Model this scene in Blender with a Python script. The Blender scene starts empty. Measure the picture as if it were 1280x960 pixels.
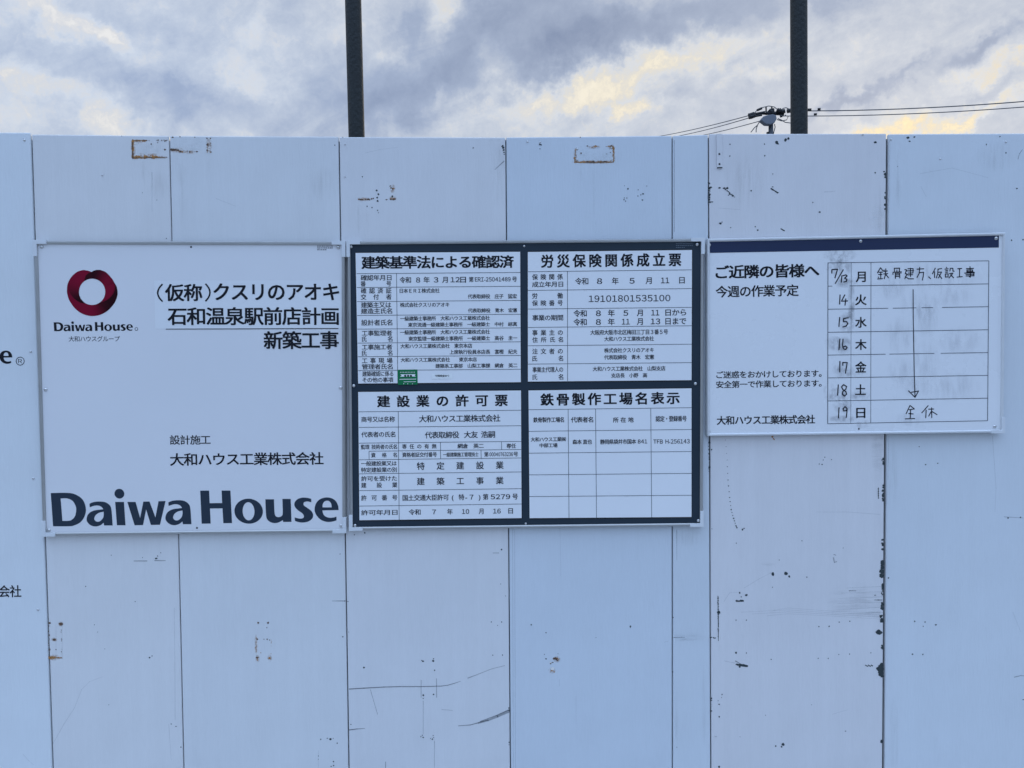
import bpy, bmesh, math, random
from mathutils import Vector, Matrix
random.seed(7)
S = bpy.context.scene
COL = S.collection

# ------------------------------------------------------------------ camera
FPX = 961.0                       # focal length in photo pixels (photo 1280 x 960)
CAM = Vector((0.0, -2.30, 1.55))
PITCH, ROLL = math.radians(-2.0), math.radians(-0.56)
ROT = Matrix.Rotation(math.radians(90) + PITCH, 3, 'X') @ Matrix.Rotation(ROLL, 3, 'Z')
cam = bpy.data.objects.new('camera', bpy.data.cameras.new('camera'))
COL.objects.link(cam)
cam.matrix_world = Matrix.Translation(CAM) @ ROT.to_4x4()
cam.data.sensor_width = 36.0
cam.data.lens = FPX / 1280.0 * 36.0
cam.data.clip_start = 0.05
cam.data.clip_end = 3000.0
S.camera = cam

def ray(px, py):
    return ROT @ Vector(((px - 640.0) / FPX, -(py - 480.0) / FPX, -1.0))
def U(px, py, Y=0.0):
    """the point of the upright plane at distance Y that was measured at a pixel of the photograph"""
    d = ray(px, py)
    return CAM + d * ((Y - CAM.y) / d.y)

# ------------------------------------------------------------------ view
S.view_settings.view_transform = 'Standard'
S.view_settings.look = 'None'
S.view_settings.exposure = 0.0
S.view_settings.gamma = 1.0
S.view_settings.use_curve_mapping = False
S.render.film_transparent = False
S.cycles.use_denoising = True
S.cycles.denoiser = 'OPENIMAGEDENOISE'
S.cycles.denoising_input_passes = 'RGB_ALBEDO_NORMAL'
S.cycles.denoising_prefilter = 'ACCURATE'
S.cycles.max_bounces = 4
S.cycles.diffuse_bounces = 2
S.cycles.glossy_bounces = 2
S.cycles.transparent_max_bounces = 12

# ------------------------------------------------------------------ sky and sun (dusk, broken overcast, sun behind the fence)
SUN_AZ, SUN_EL = math.radians(25), math.radians(13)
sun = bpy.data.objects.new('sun', bpy.data.lights.new('sun', 'SUN'))
COL.objects.link(sun)
sun.data.energy = 0.5
sun.data.angle = math.radians(14)
sun.data.color = (1.0, 0.86, 0.68)
sd = Vector((math.sin(SUN_AZ) * math.cos(SUN_EL), math.cos(SUN_AZ) * math.cos(SUN_EL), math.sin(SUN_EL)))
sun.rotation_euler = sd.to_track_quat('Z', 'Y').to_euler()

ZENITH, HORIZON = 1.85, 0.12
BACK_SKY = (0.715, 0.985, 1.47)       # clear evening sky opposite the sunset, brightened to light the fence front
W = bpy.data.worlds.new('World')
S.world = W
W.use_nodes = True
nt = W.node_tree
nt.nodes.clear()
def N(kind, **kw):
    n = nt.nodes.new(kind)
    for k, v in kw.items():
        setattr(n, k, v)
    return n
def put(sock, v):
    if isinstance(v, bpy.types.NodeSocket): nt.links.new(v, sock)
    elif v is not None: sock.default_value = v
def M(op, a, b=None, c=None, clamp=False):
    n = N('ShaderNodeMath', operation=op, use_clamp=clamp)
    put(n.inputs[0], a); put(n.inputs[1], b); put(n.inputs[2], c)
    return n.outputs[0]
def V(op, a, b=None):
    n = N('ShaderNodeVectorMath', operation=op)
    put(n.inputs[0], a); put(n.inputs[1], b)
    return n.outputs['Value'] if op == 'DOT_PRODUCT' else n.outputs[0]
def lin(r, g, b):
    f = lambda c: (c / 255) / 12.92 if c / 255 <= 0.04045 else ((c / 255 + 0.055) / 1.055) ** 2.4
    return (f(r), f(g), f(b), 1.0)
def mixc(f, a, b):
    n = N('ShaderNodeMix', data_type='RGBA')
    put(n.inputs[0], f); put(n.inputs[6], a); put(n.inputs[7], b)
    return n.outputs[2]
def noise(vec, scale, detail, rough=0.55, out='Fac', dist=0.0):
    n = N('ShaderNodeTexNoise')
    put(n.inputs['Vector'], vec)
    n.inputs['Scale'].default_value = scale
    n.inputs['Detail'].default_value = detail
    n.inputs['Roughness'].default_value = rough
    n.inputs['Distortion'].default_value = dist
    return n.outputs[out]
tc = N('ShaderNodeTexCoord')
dirv = tc.outputs['Generated']
w1 = V('MULTIPLY', V('SUBTRACT', noise(dirv, 7.0, 6, 0.6, 'Color'), (0.5, 0.5, 0.5)), (0.10, 0.10, 0.10))
w2 = V('MULTIPLY', V('SUBTRACT', noise(dirv, 30.0, 5, 0.6, 'Color'), (0.5, 0.5, 0.5)), (0.055, 0.055, 0.055))
warped = V('ADD', V('ADD', dirv, w1), w2)
RX, UP = ROT @ Vector((1, 0, 0)), Vector((0, 0, 1))
def blob(px, py, rx, ry, ang=0.0, vec=None):
    """soft elliptical patch of cloud round one direction of the sky"""
    c = ray(px, py).normalized()
    r = c.cross(UP).normalized(); u = r.cross(c)
    a = math.radians(ang)
    A = (r * math.cos(a) + u * math.sin(a)) / (rx / FPX)
    B = (-r * math.sin(a) + u * math.cos(a)) / (ry / FPX)
    off = V('SUBTRACT', vec or warped, tuple(c))
    p = V('DOT_PRODUCT', off, tuple(A)); q = V('DOT_PRODUCT', off, tuple(B))
    s = M('MULTIPLY_ADD', q, q, M('MULTIPLY', p, p))
    return M('EXPONENT', M('MULTIPLY', s, -1.0))
def total(items, start, k=1.0):
    acc = start
    for amp, args in items:
        acc = M('MULTIPLY_ADD', blob(*args), amp * k, acc)
    return acc
# cloud thickness: positive patches are heavier, darker cloud, negative ones thin bright gaps
patches = [
    (-.14, (90, 78, 80, 18, 5)), (-.12, (240, 78, 80, 16, -8)), (-.18, (420, 20, 60, 20, 30)), (-.14, (330, 110, 60, 14, -20)),
    (.20, (205, 112, 70, 24, -8)), (.14, (290, 145, 80, 26, -10)), (.10, (180, 60, 120, 30, 10)),
    (-.40, (70, 8, 60, 13, -20)), (-.42, (124, 26, 34, 8, -35)), (-.40, (62, 102, 70, 15, -8)), (-.46, (146, 150, 14, 22, 60)),
    (-.22, (184, 160, 18, 10, 40)), (-.20, (322, 30, 12, 40, -15)), (.10, (390, 70, 40, 60, 0)), (-.10, (300, 60, 60, 30, 0)),
    (.16, (405, 120, 40, 40, 0)), (-.16, (20, 150, 60, 25, 0)), (.06, (60, 60, 60, 20, 0)),
    (.46, (560, 92, 95, 34, 28)), (.34, (500, 32, 48, 30, 40)), (.30, (470, 130, 60, 26, 30)), (.36, (640, 22, 70, 24, 12)),
    (.46, (690, 72, 62, 20, 16)), (.46, (840, 18, 120, 34, 6)), (.20, (760, 30, 60, 20, 10)),
    (-.40, (552, 10, 34, 22, 50)), (-.26, (628, 80, 18, 22, 30)), (-.24, (545, 124, 12, 8, 60)), (-.30, (470, 50, 18, 12, 40)),
    (-.44, (790, 78, 95, 16, 14)), (-.40, (720, 112, 70, 12, 10)), (-.40, (800, 128, 44, 9, -12)), (-.34, (880, 72, 60, 15, 10)),
    (-.20, (640, 118, 40, 14, 20)), (-.10, (700, 155, 230, 18, 0)), (-.30, (950, 95, 26, 10, 0)),
    (.08, (1100, 30, 180, 40, 0)), (.42, (1070, 117, 36, 8, 14)), (.46, (1230, 62, 36, 9, 24)), (.26, (1150, 86, 36, 7, 20)),
    (-.30, (1250, 92, 60, 12, 10)), (-.46, (1118, 156, 70, 9, 2)), (-.34, (1225, 145, 44, 5, 12)), (.14, (1250, 118, 60, 9, 5)),
    (.10, (930, 130, 90, 24, 0)), (-.14, (1040, 70, 60, 40, 0)), (.2, (1030, 8, 60, 16, 0)),
]
streak_c = ray(640, 90).normalized()
sr = streak_c.cross(UP).normalized(); su = sr.cross(streak_c)
a30 = math.radians(24)
SA = sr * math.cos(a30) + su * math.sin(a30); SB = -sr * math.sin(a30) + su * math.cos(a30)
cx = N('ShaderNodeCombineXYZ')
put(cx.inputs[0], M('MULTIPLY', V('DOT_PRODUCT', dirv, tuple(SA)), 9.0))
put(cx.inputs[1], M('MULTIPLY', V('DOT_PRODUCT', dirv, tuple(SB)), 22.0))
put(cx.inputs[2], M('MULTIPLY', V('DOT_PRODUCT', dirv, tuple(streak_c)), 9.0))
f1 = noise(cx.outputs[0], 1.0, 8, 0.60, 'Fac', 0.7)
f2 = noise(dirv, 26.0, 7, 0.62)
thick = total(patches, 0.51, 0.90)
thick = M('MULTIPLY_ADD', M('SUBTRACT', f1, 0.5), 0.55, thick)
thick = M('MULTIPLY_ADD', M('SUBTRACT', f2, 0.5), 0.40, thick)
f3 = noise(warped, 42.0, 8, 0.66)
thin = M('MULTIPLY_ADD', M('SUBTRACT', f3, 0.5), 0.85, thick)
f4 = noise(warped, 85.0, 7, 0.62)
thin = M('MULTIPLY_ADD', M('SUBTRACT', f4, 0.5), 0.42, thin)
thick = M('MULTIPLY_ADD', M('SUBTRACT', f3, 0.5), 0.20, thick)
thick = M('MULTIPLY_ADD', M('SUBTRACT', f4, 0.5), 0.14, thick)
# how warm the gaps are: towards the hidden sun
warm = total([(.75, (1130, 160, 170, 40, 0)), (.6, (1270, 95, 90, 40, 0)), (.72, (810, 95, 200, 65, 0)), (.40, (552, 8, 90, 40, 0)), (.16, (90, 110, 120, 40, 0))], 0.04)
hot = total([(.85, (1125, 158, 75, 11, 0)), (.8, (1270, 90, 40, 14, 10)), (.12, (800, 125, 45, 10, -10))], 0.0)
gap = mixc(M('MINIMUM', warm, 1.0), lin(240, 241, 243), lin(255, 243, 214))
gap = mixc(M('MINIMUM', hot, 1.0), gap, (1.08, 0.87, 0.52, 1.0))
cr = N('ShaderNodeValToRGB')
put(cr.inputs[0], M('MULTIPLY', thick, 0.78))
el = cr.color_ramp.elements
el[0].position, el[0].color = 0.25, lin(220, 225, 233)
el[1].position, el[1].color = 1.0, lin(132, 147, 177)
e = el.new(0.40); e.color = lin(199, 207, 221)
e = el.new(0.60); e.color = lin(168, 181, 205)
leftish = total([(.8, (120, 60, 330, 160, 0))], 0.0)
tint = V('MULTIPLY', cr.outputs[0], mixc(leftish, (1, 1, 1, 1), (0.93, 1.0, 1.10, 1)))
gapf = N('ShaderNodeMapRange', interpolation_type='SMOOTHSTEP')
put(gapf.inputs[0], thin)
gapf.inputs[1].default_value = 0.49; gapf.inputs[2].default_value = 0.02
gapf.inputs[3].default_value = 0.0; gapf.inputs[4].default_value = 1.0
core = N('ShaderNodeMapRange', interpolation_type='SMOOTHSTEP')
put(core.inputs[0], thin)
core.inputs[1].default_value = 0.34; core.inputs[2].default_value = -0.14
core.inputs[3].default_value = 0.0; core.inputs[4].default_value = 1.0
veil = V('MULTIPLY', gap, (0.80, 0.81, 0.85))
front = mixc(gapf.outputs[0], tint, mixc(core.outputs[0], veil, gap))
sep = N('ShaderNodeSeparateXYZ'); put(sep.inputs[0], dirv)
bf = N('ShaderNodeMapRange', interpolation_type='SMOOTHSTEP')
put(bf.inputs[0], sep.outputs[1])
bf.inputs[1].default_value = 0.55; bf.inputs[2].default_value = -0.25
bf.inputs[3].default_value = 0.0; bf.inputs[4].default_value = 1.0
high = M('MULTIPLY_ADD', M('MAXIMUM', sep.outputs[2], 0.0), ZENITH, HORIZON)   # dimmer towards the eastern horizon, bright overhead
backc = V('SCALE', mixc(M('MULTIPLY', f1, 0.5), BACK_SKY + (1,), tuple(c * 0.8 for c in BACK_SKY) + (1,)))
put(backc.node.inputs['Scale'], high)
cloudc = mixc(bf.outputs[0], front, backc)
sky = N('ShaderNodeTexSky', sky_type='NISHITA', sun_disc=False)
sky.sun_elevation = SUN_EL; sky.sun_rotation = SUN_AZ
bg1 = N('ShaderNodeBackground'); put(bg1.inputs[0], sky.outputs[0]); bg1.inputs[1].default_value = 0.06
bg2 = N('ShaderNodeBackground'); put(bg2.inputs[0], cloudc); bg2.inputs[1].default_value = 1.0
ms = N('ShaderNodeMixShader'); ms.inputs[0].default_value = 0.93
put(ms.inputs[1], bg1.outputs[0]); put(ms.inputs[2], bg2.outputs[0])
wo = N('ShaderNodeOutputWorld'); put(wo.inputs[0], ms.outputs[0])
W.cycles.sampling_method = 'NONE'

# ------------------------------------------------------------------ materials
def mat(name, color, rough=0.5, metal=0.0, spec=0.5, alpha=None, bump=0.0, bscale=60.0, vary=0.0, vscale=8.0, stretch=(1, 1, 1), emit=None):
    global nt
    m = bpy.data.materials.new(name); m.use_nodes = True
    keep = nt; nt = m.node_tree
    p = nt.nodes['Principled BSDF']
    p.inputs['Base Color'].default_value = tuple(color[:3]) + (1,)
    p.inputs['Roughness'].default_value = rough
    p.inputs['Metallic'].default_value = metal
    p.inputs['Specular IOR Level'].default_value = spec
    co = N('ShaderNodeTexCoord').outputs['Object']
    if vary:
        mp = N('ShaderNodeMapping'); put(mp.inputs[0], co); mp.inputs['Scale'].default_value = stretch
        f = noise(mp.outputs[0], vscale, 6, 0.6)
        k = M('MULTIPLY_ADD', M('SUBTRACT', f, 0.5), vary * 2, 1.0)
        c = V('SCALE', tuple(color[:3])); c.node.inputs['Scale'].default_value = 1.0
        put(c.node.inputs['Scale'], k)
        put(p.inputs['Base Color'], c)
        put(p.inputs['Roughness'], M('MULTIPLY_ADD', M('SUBTRACT', f, 0.5), 0.25, rough, True))
    if bump:
        b = N('ShaderNodeBump'); b.inputs['Strength'].default_value = bump; b.inputs['Distance'].default_value = 0.01
        put(b.inputs['Height'], noise(co, bscale, 4)); put(p.inputs['Normal'], b.outputs[0])
    if alpha is not None:
        p.inputs['Alpha'].default_value = alpha
    nt = keep
    return m
def panel_mat(name, color, rough=0.34, dirt=0.75, spec=0.5):
    """painted steel hoarding: faint rolled streaks, dirt runs and slow dents"""
    global nt
    m = bpy.data.materials.new(name); m.use_nodes = True
    keep = nt; nt = m.node_tree
    p = nt.nodes['Principled BSDF']
    co = N('ShaderNodeTexCoord').outputs['Object']
    def mapped(sx, sy, sz):
        mp = N('ShaderNodeMapping'); put(mp.inputs[0], co); mp.inputs['Scale'].default_value = (sx, sy, sz); return mp.outputs[0]
    blot = noise(mapped(2.2, 2.2, 1.3), 1.6, 5, 0.6)
    run = noise(mapped(38, 38, 0.9), 1.0, 5, 0.6)
    fine = noise(mapped(260, 260, 30), 1.0, 3, 0.6)
    k = M('MULTIPLY_ADD', M('SUBTRACT', blot, 0.5), 0.16 * dirt, 1.0)
    k = M('MULTIPLY_ADD', M('SUBTRACT', run, 0.5), 0.10 * dirt, k)
    k = M('MULTIPLY_ADD', M('SUBTRACT', fine, 0.5), 0.07, k)
    sc_ = V('SCALE', tuple(color)); put(sc_.node.inputs['Scale'], k)
    # grimy patches
    g = N('ShaderNodeMapRange', interpolation_type='SMOOTHSTEP'); put(g.inputs[0], noise(mapped(9, 9, 5), 1.0, 8, 0.68))
    g.inputs[1].default_value = 0.60; g.inputs[2].default_value = 0.82; g.inputs[3].default_value = 0.0; g.inputs[4].default_value = 0.30 * dirt
    colr = mixc(g.outputs[0], sc_, (color[0] * .62, color[1] * .63, color[2] * .62, 1))
    put(p.inputs['Base Color'], colr)
    put(p.inputs['Roughness'], M('MULTIPLY_ADD', M('SUBTRACT', blot, 0.5), 0.3, rough, True))
    p.inputs['Specular IOR Level'].default_value = spec
    b = N('ShaderNodeBump'); b.inputs['Strength'].default_value = 0.35; b.inputs['Distance'].default_value = 0.05
    put(b.inputs['Height'], M('MULTIPLY_ADD', fine, 0.02, noise(mapped(3, 3, 2), 1.0, 2, 0.5)))
    put(p.inputs['Normal'], b.outputs[0])
    nt = keep
    return m
def smudge_mat(name, color, strength, nscale, stretch):
    """a wiped smear: soft edge from the patch's own UVs, torn by noise"""
    global nt
    m = bpy.data.materials.new(name); m.use_nodes = True
    keep = nt; nt = m.node_tree
    p = nt.nodes['Principled BSDF']
    p.inputs['Base Color'].default_value = tuple(color) + (1,)
    p.inputs['Roughness'].default_value = 0.6
    tcn = N('ShaderNodeTexCoord')
    r = V('MULTIPLY', V('SUBTRACT', tcn.outputs['UV'], (0.5, 0.5, 0)), (2, 2, 0))
    r2 = V('DOT_PRODUCT', r, r)
    fall = M('SUBTRACT', 1.0, r2, None, True)
    mp = N('ShaderNodeMapping'); put(mp.inputs[0], tcn.outputs['Object']); mp.inputs['Scale'].default_value = stretch
    nz = noise(mp.outputs[0], nscale, 6, 0.62)
    g = N('ShaderNodeMapRange', interpolation_type='SMOOTHSTEP'); put(g.inputs[0], nz)
    g.inputs[1].default_value = 0.34; g.inputs[2].default_value = 0.74; g.inputs[3].default_value = 0; g.inputs[4].default_value = strength
    put(p.inputs['Alpha'], M('MULTIPLY', fall, g.outputs[0]))
    nt = keep
    return m
INK = mat('black_ink', (0.010, 0.011, 0.016), 0.5, 0.0, 0.2)
INK2 = mat('printed_small_ink', (0.014, 0.017, 0.026), 0.5, 0.0, 0.2)
LINE = mat('rule_ink', (0.06, 0.075, 0.10), 0.5)
LOGO = mat('slate_vinyl', (0.026, 0.040, 0.062), 0.45, 0.0, 0.2)
MARK = mat('marker_ink', (0.016, 0.016, 0.026), 0.55, 0.0, 0.2)
WHITE = mat('white_sign_sheet', (0.765, 0.765, 0.785), 0.38, vary=0.025, vscale=3)
WHITE2 = mat('white_permit_sheet', (0.83, 0.84, 0.86), 0.38, vary=0.02, vscale=4)
WHITE3 = mat('whiteboard_face', (0.81, 0.82, 0.84), 0.28, vary=0.03, vscale=3)
STICK = mat('white_sticker', (0.87, 0.89, 0.89), 0.35)
SLATE = mat('slate_board', (0.022, 0.036, 0.052), 0.42, 0.0, 0.25, vary=0.12, vscale=5)
NAVY = mat('navy_band', (0.022, 0.034, 0.082), 0.42, 0.0, 0.25, vary=0.06, vscale=5)
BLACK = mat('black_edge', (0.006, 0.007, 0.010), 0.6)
RAIL = mat('grey_aluminium', (0.46, 0.46, 0.45), 0.42, 0.75, vary=0.08, vscale=20)
RAILL = mat('bright_aluminium', (0.74, 0.75, 0.76), 0.45, 0.35, vary=0.06, vscale=20)
CAP = mat('pale_plastic', (0.70, 0.72, 0.74), 0.4)
SCREW = mat('zinc_screw', (0.62, 0.62, 0.62), 0.28, 1.0)
DARKSCREW = mat('dark_screw', (0.02, 0.022, 0.028), 0.5)
GREEN = mat('green_vinyl', (0.008, 0.17, 0.062), 0.4, 0.0, 0.25)
SEAM_SHADE = mat('dark_seam_shade', (0.18, 0.20, 0.22), 0.8)  # lip behind the joints, coloured dark to stand in for seam shade
RUSTL = mat('rust_line', (0.36, 0.20, 0.08), 0.9, alpha=0.62)
RUST = mat('rust', (0.42, 0.20, 0.065), 0.9, vary=0.5, vscale=300)
RUSTD = mat('dark_rust', (0.13, 0.080, 0.055), 0.9, vary=0.4, vscale=300)
BARE = mat('bare_dark_metal', (0.045, 0.058, 0.062), 0.75, 0.0, 0.2, vary=0.3, vscale=200)
PALE = mat('primer_white', (0.78, 0.76, 0.72), 0.6)
SCUFF = mat('grey_scuff', (0.16, 0.18, 0.20), 0.7, alpha=0.42)
SCUFFL = mat('faint_scuff', (0.20, 0.22, 0.24), 0.7, alpha=0.13)
SCUFFD = mat('dark_scuff', (0.08, 0.095, 0.11), 0.7, alpha=0.58)
SMUDGE = smudge_mat('wiped_marker', (0.06, 0.06, 0.085), 0.40, 60.0, (1, 1, 0.7))
SMUDGEV = smudge_mat('wiped_marker_streaks', (0.12, 0.12, 0.16), 0.14, 50.0, (1.6, 1, 0.35))
GRIME = smudge_mat('grime', (0.16, 0.17, 0.17), 0.15, 70.0, (0.25, 1, 1.6))
DRIP = smudge_mat('rust_run', (0.22, 0.20, 0.17), 0.10, 60.0, (2.5, 1, 0.15))
HALO = smudge_mat('rust_bloom', (0.46, 0.22, 0.07), 0.90, 140.0, (1, 1, 1))
PALEP = smudge_mat('worn_pale_paint', (0.74, 0.77, 0.76), 0.30, 20.0, (1, 1, 1))
STEELPIPE = mat('weathered_pipe', (0.013, 0.017, 0.018), 0.58, 0.0, 0.4, bump=0.35, bscale=90, vary=0.75, vscale=16, stretch=(1, 1, 0.22))
CONC = mat('pole_concrete', (0.10, 0.11, 0.125), 0.9, vary=0.2)
GREYBOX = mat('grey_switchgear', (0.17, 0.19, 0.23), 0.6, vary=0.1)
CABLE = mat('cable_black', (0.12, 0.125, 0.135), 0.7)
GEAR = mat('insulator_dark', (0.012, 0.013, 0.016), 0.6)
BOUNCE_PAVE = mat('pale_bounce_paving', (0.50, 0.495, 0.48), 0.9, bump=0.3, bscale=80, vary=0.12, vscale=6)
GROUND = mat('asphalt', (0.16, 0.16, 0.16), 0.95, bump=0.4, bscale=120, vary=0.2, vscale=30)

# ------------------------------------------------------------------ helpers
def tag(o, label=None, cat=None, group=None, kind=None):
    if label: o['label'] = label
    if cat: o['category'] = cat
    if group: o['group'] = group
    if kind: o['kind'] = kind
    return o
def empty(name, loc):
    o = bpy.data.objects.new(name, None); COL.objects.link(o); o.location = loc; o.empty_display_size = 0.1
    return o
class MB:
    """collects faces in world coordinates, links them as one mesh object"""
    def __init__(s): s.v, s.f, s.uv, s.sm = [], [], {}, False
    def add(s, vs, fs):
        b = len(s.v); s.v += [Vector(p) for p in vs]; s.f += [tuple(b + i for i in f) for f in fs]
    def poly(s, pts, uv=None):
        if uv: s.uv[len(s.f)] = uv
        s.add(pts, [tuple(range(len(pts)))])
    def prism(s, front, y1):
        """outline (counter-clockwise from the front) pushed back to depth y1"""
        n = len(front); back = [Vector((p.x, y1, p.z)) for p in front]
        s.add(list(front) + back, [tuple(range(n)), tuple(range(2 * n - 1, n - 1, -1))] + [((i + 1) % n, i, n + i, n + (i + 1) % n) for i in range(n)])
    def box(s, x0, x1, y0, y1, z0, z1):
        s.prism([Vector((x0, y0, z0)), Vector((x1, y0, z0)), Vector((x1, y0, z1)), Vector((x0, y0, z1))], y1)
    def tube(s, pts, r, n=8, r1=None):
        pts = [Vector(p) for p in pts]; rings = []
        for i, p in enumerate(pts):
            t = (pts[min(i + 1, len(pts) - 1)] - pts[max(i - 1, 0)]).normalized()
            a = t.cross(Vector((0, 0, 1)) if abs(t.z) < .9 else Vector((1, 0, 0))).normalized(); b = t.cross(a)
            rr = r if r1 is None else r + (r1 - r) * i / (len(pts) - 1)
            rings.append([p + (a * math.cos(2 * math.pi * k / n) + b * math.sin(2 * math.pi * k / n)) * rr for k in range(n)])
        vs = [q for rg in rings for q in rg]; fs = []
        for i in range(len(pts) - 1):
            for k in range(n):
                fs.append((i * n + k, i * n + (k + 1) % n, (i + 1) * n + (k + 1) % n, (i + 1) * n + k))
        fs += [tuple(range(n - 1, -1, -1)), tuple((len(pts) - 1) * n + k for k in range(n))]
        s.add(vs, fs)
    def dome(s, c, r, h, n=12):
        """screw head lying on an upright face, facing the viewer"""
        c = Vector(c); vs, fs = [], []
        for j in range(4):
            a = math.pi / 2 * j / 4; rr, hh = r * math.cos(a), h * math.sin(a)
            vs += [c + Vector((rr * math.cos(2 * math.pi * k / n), -hh, rr * math.sin(2 * math.pi * k / n))) for k in range(n)]
        vs.append(c + Vector((0, -h, 0)))
        for j in range(3):
            for k in range(n): fs.append((j * n + k, j * n + (k + 1) % n, (j + 1) * n + (k + 1) % n, (j + 1) * n + k))
        for k in range(n): fs.append((3 * n + k, 3 * n + (k + 1) % n, 4 * n))
        s.add(vs, fs)
    def build(s, name, m, parent=None, label=None, smooth=False, bevel=0.0, seg=2):
        me = bpy.data.meshes.new(name)
        off = Vector(parent.matrix_world.translation) if parent else Vector((0, 0, 0))
        if parent:
            q, off = parent, Vector((0, 0, 0))
            while q: off = off + q.location; q = q.parent
        me.from_pydata([p - off for p in s.v], [], s.f)
        if s.uv:
            l = me.uv_layers.new(name='UVMap')
            for fi, uvs in s.uv.items():
                for li, u in zip(me.polygons[fi].loop_indices, uvs): l.data[li].uv = u
        if bevel:
            bm = bmesh.new(); bm.from_mesh(me)
            bmesh.ops.bevel(bm, geom=bm.edges[:], offset=bevel, segments=seg, profile=0.5, affect='EDGES', clamp_overlap=True)
            bm.to_mesh(me); bm.free()
        if smooth:
            for p in me.polygons: p.use_smooth = True
        me.materials.append(m)
        o = bpy.data.objects.new(name, me); COL.objects.link(o)
        if parent: o.parent = parent
        if label: o['label'] = label
        return o

# ---- lettering -----------------------------------------------------
GL = {}
def glyph(ch):
    if ch in GL: return GL[ch]
    c = bpy.data.curves.new('g', 'FONT'); c.body = ch; c.resolution_u = 3
    o = bpy.data.objects.new('g', c); COL.objects.link(o)
    bpy.context.view_layer.update()
    me = bpy.data.meshes.new_from_object(o.evaluated_get(bpy.context.evaluated_depsgraph_get()))
    vs = [(v.co.x, v.co.y) for v in me.vertices]; fs = [tuple(p.vertices) for p in me.polygons]
    bpy.data.objects.remove(o); bpy.data.curves.remove(c); bpy.data.meshes.remove(me)
    xs = [p[0] for p in vs] or [0, 0]
    GL[ch] = (vs, fs, min(xs), max(xs))
    return GL[ch]
gk = glyph('国')
KB, KT = min(p[1] for p in gk[0]), max(p[1] for p in gk[0])
EM = (gk[3] - gk[2]) * 1.14
GLSB = gk[2]
WIDE = {c: chr(ord(c) + 0xFEE0) for c in '0123456789ABCDEFGHIJKLMNOPQRSTUVWXYZ'}
def cells(s):
    """glyph, left ink edge in the cell, cell width; full-width digits get a proportional cell"""
    out = []
    for ch in s:
        if ch == ' ': out.append((None, 0, EM * .45)); continue
        if ch == '　': out.append((None, 0, EM)); continue
        prop = ch in WIDE or ch in '-()'
        g = glyph(WIDE.get(ch, ch))
        if prop: out.append((g, -g[2] + EM * .06, (g[3] - g[2]) + EM * .12))
        else: out.append((g, 0.0, EM))
    return out
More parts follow.
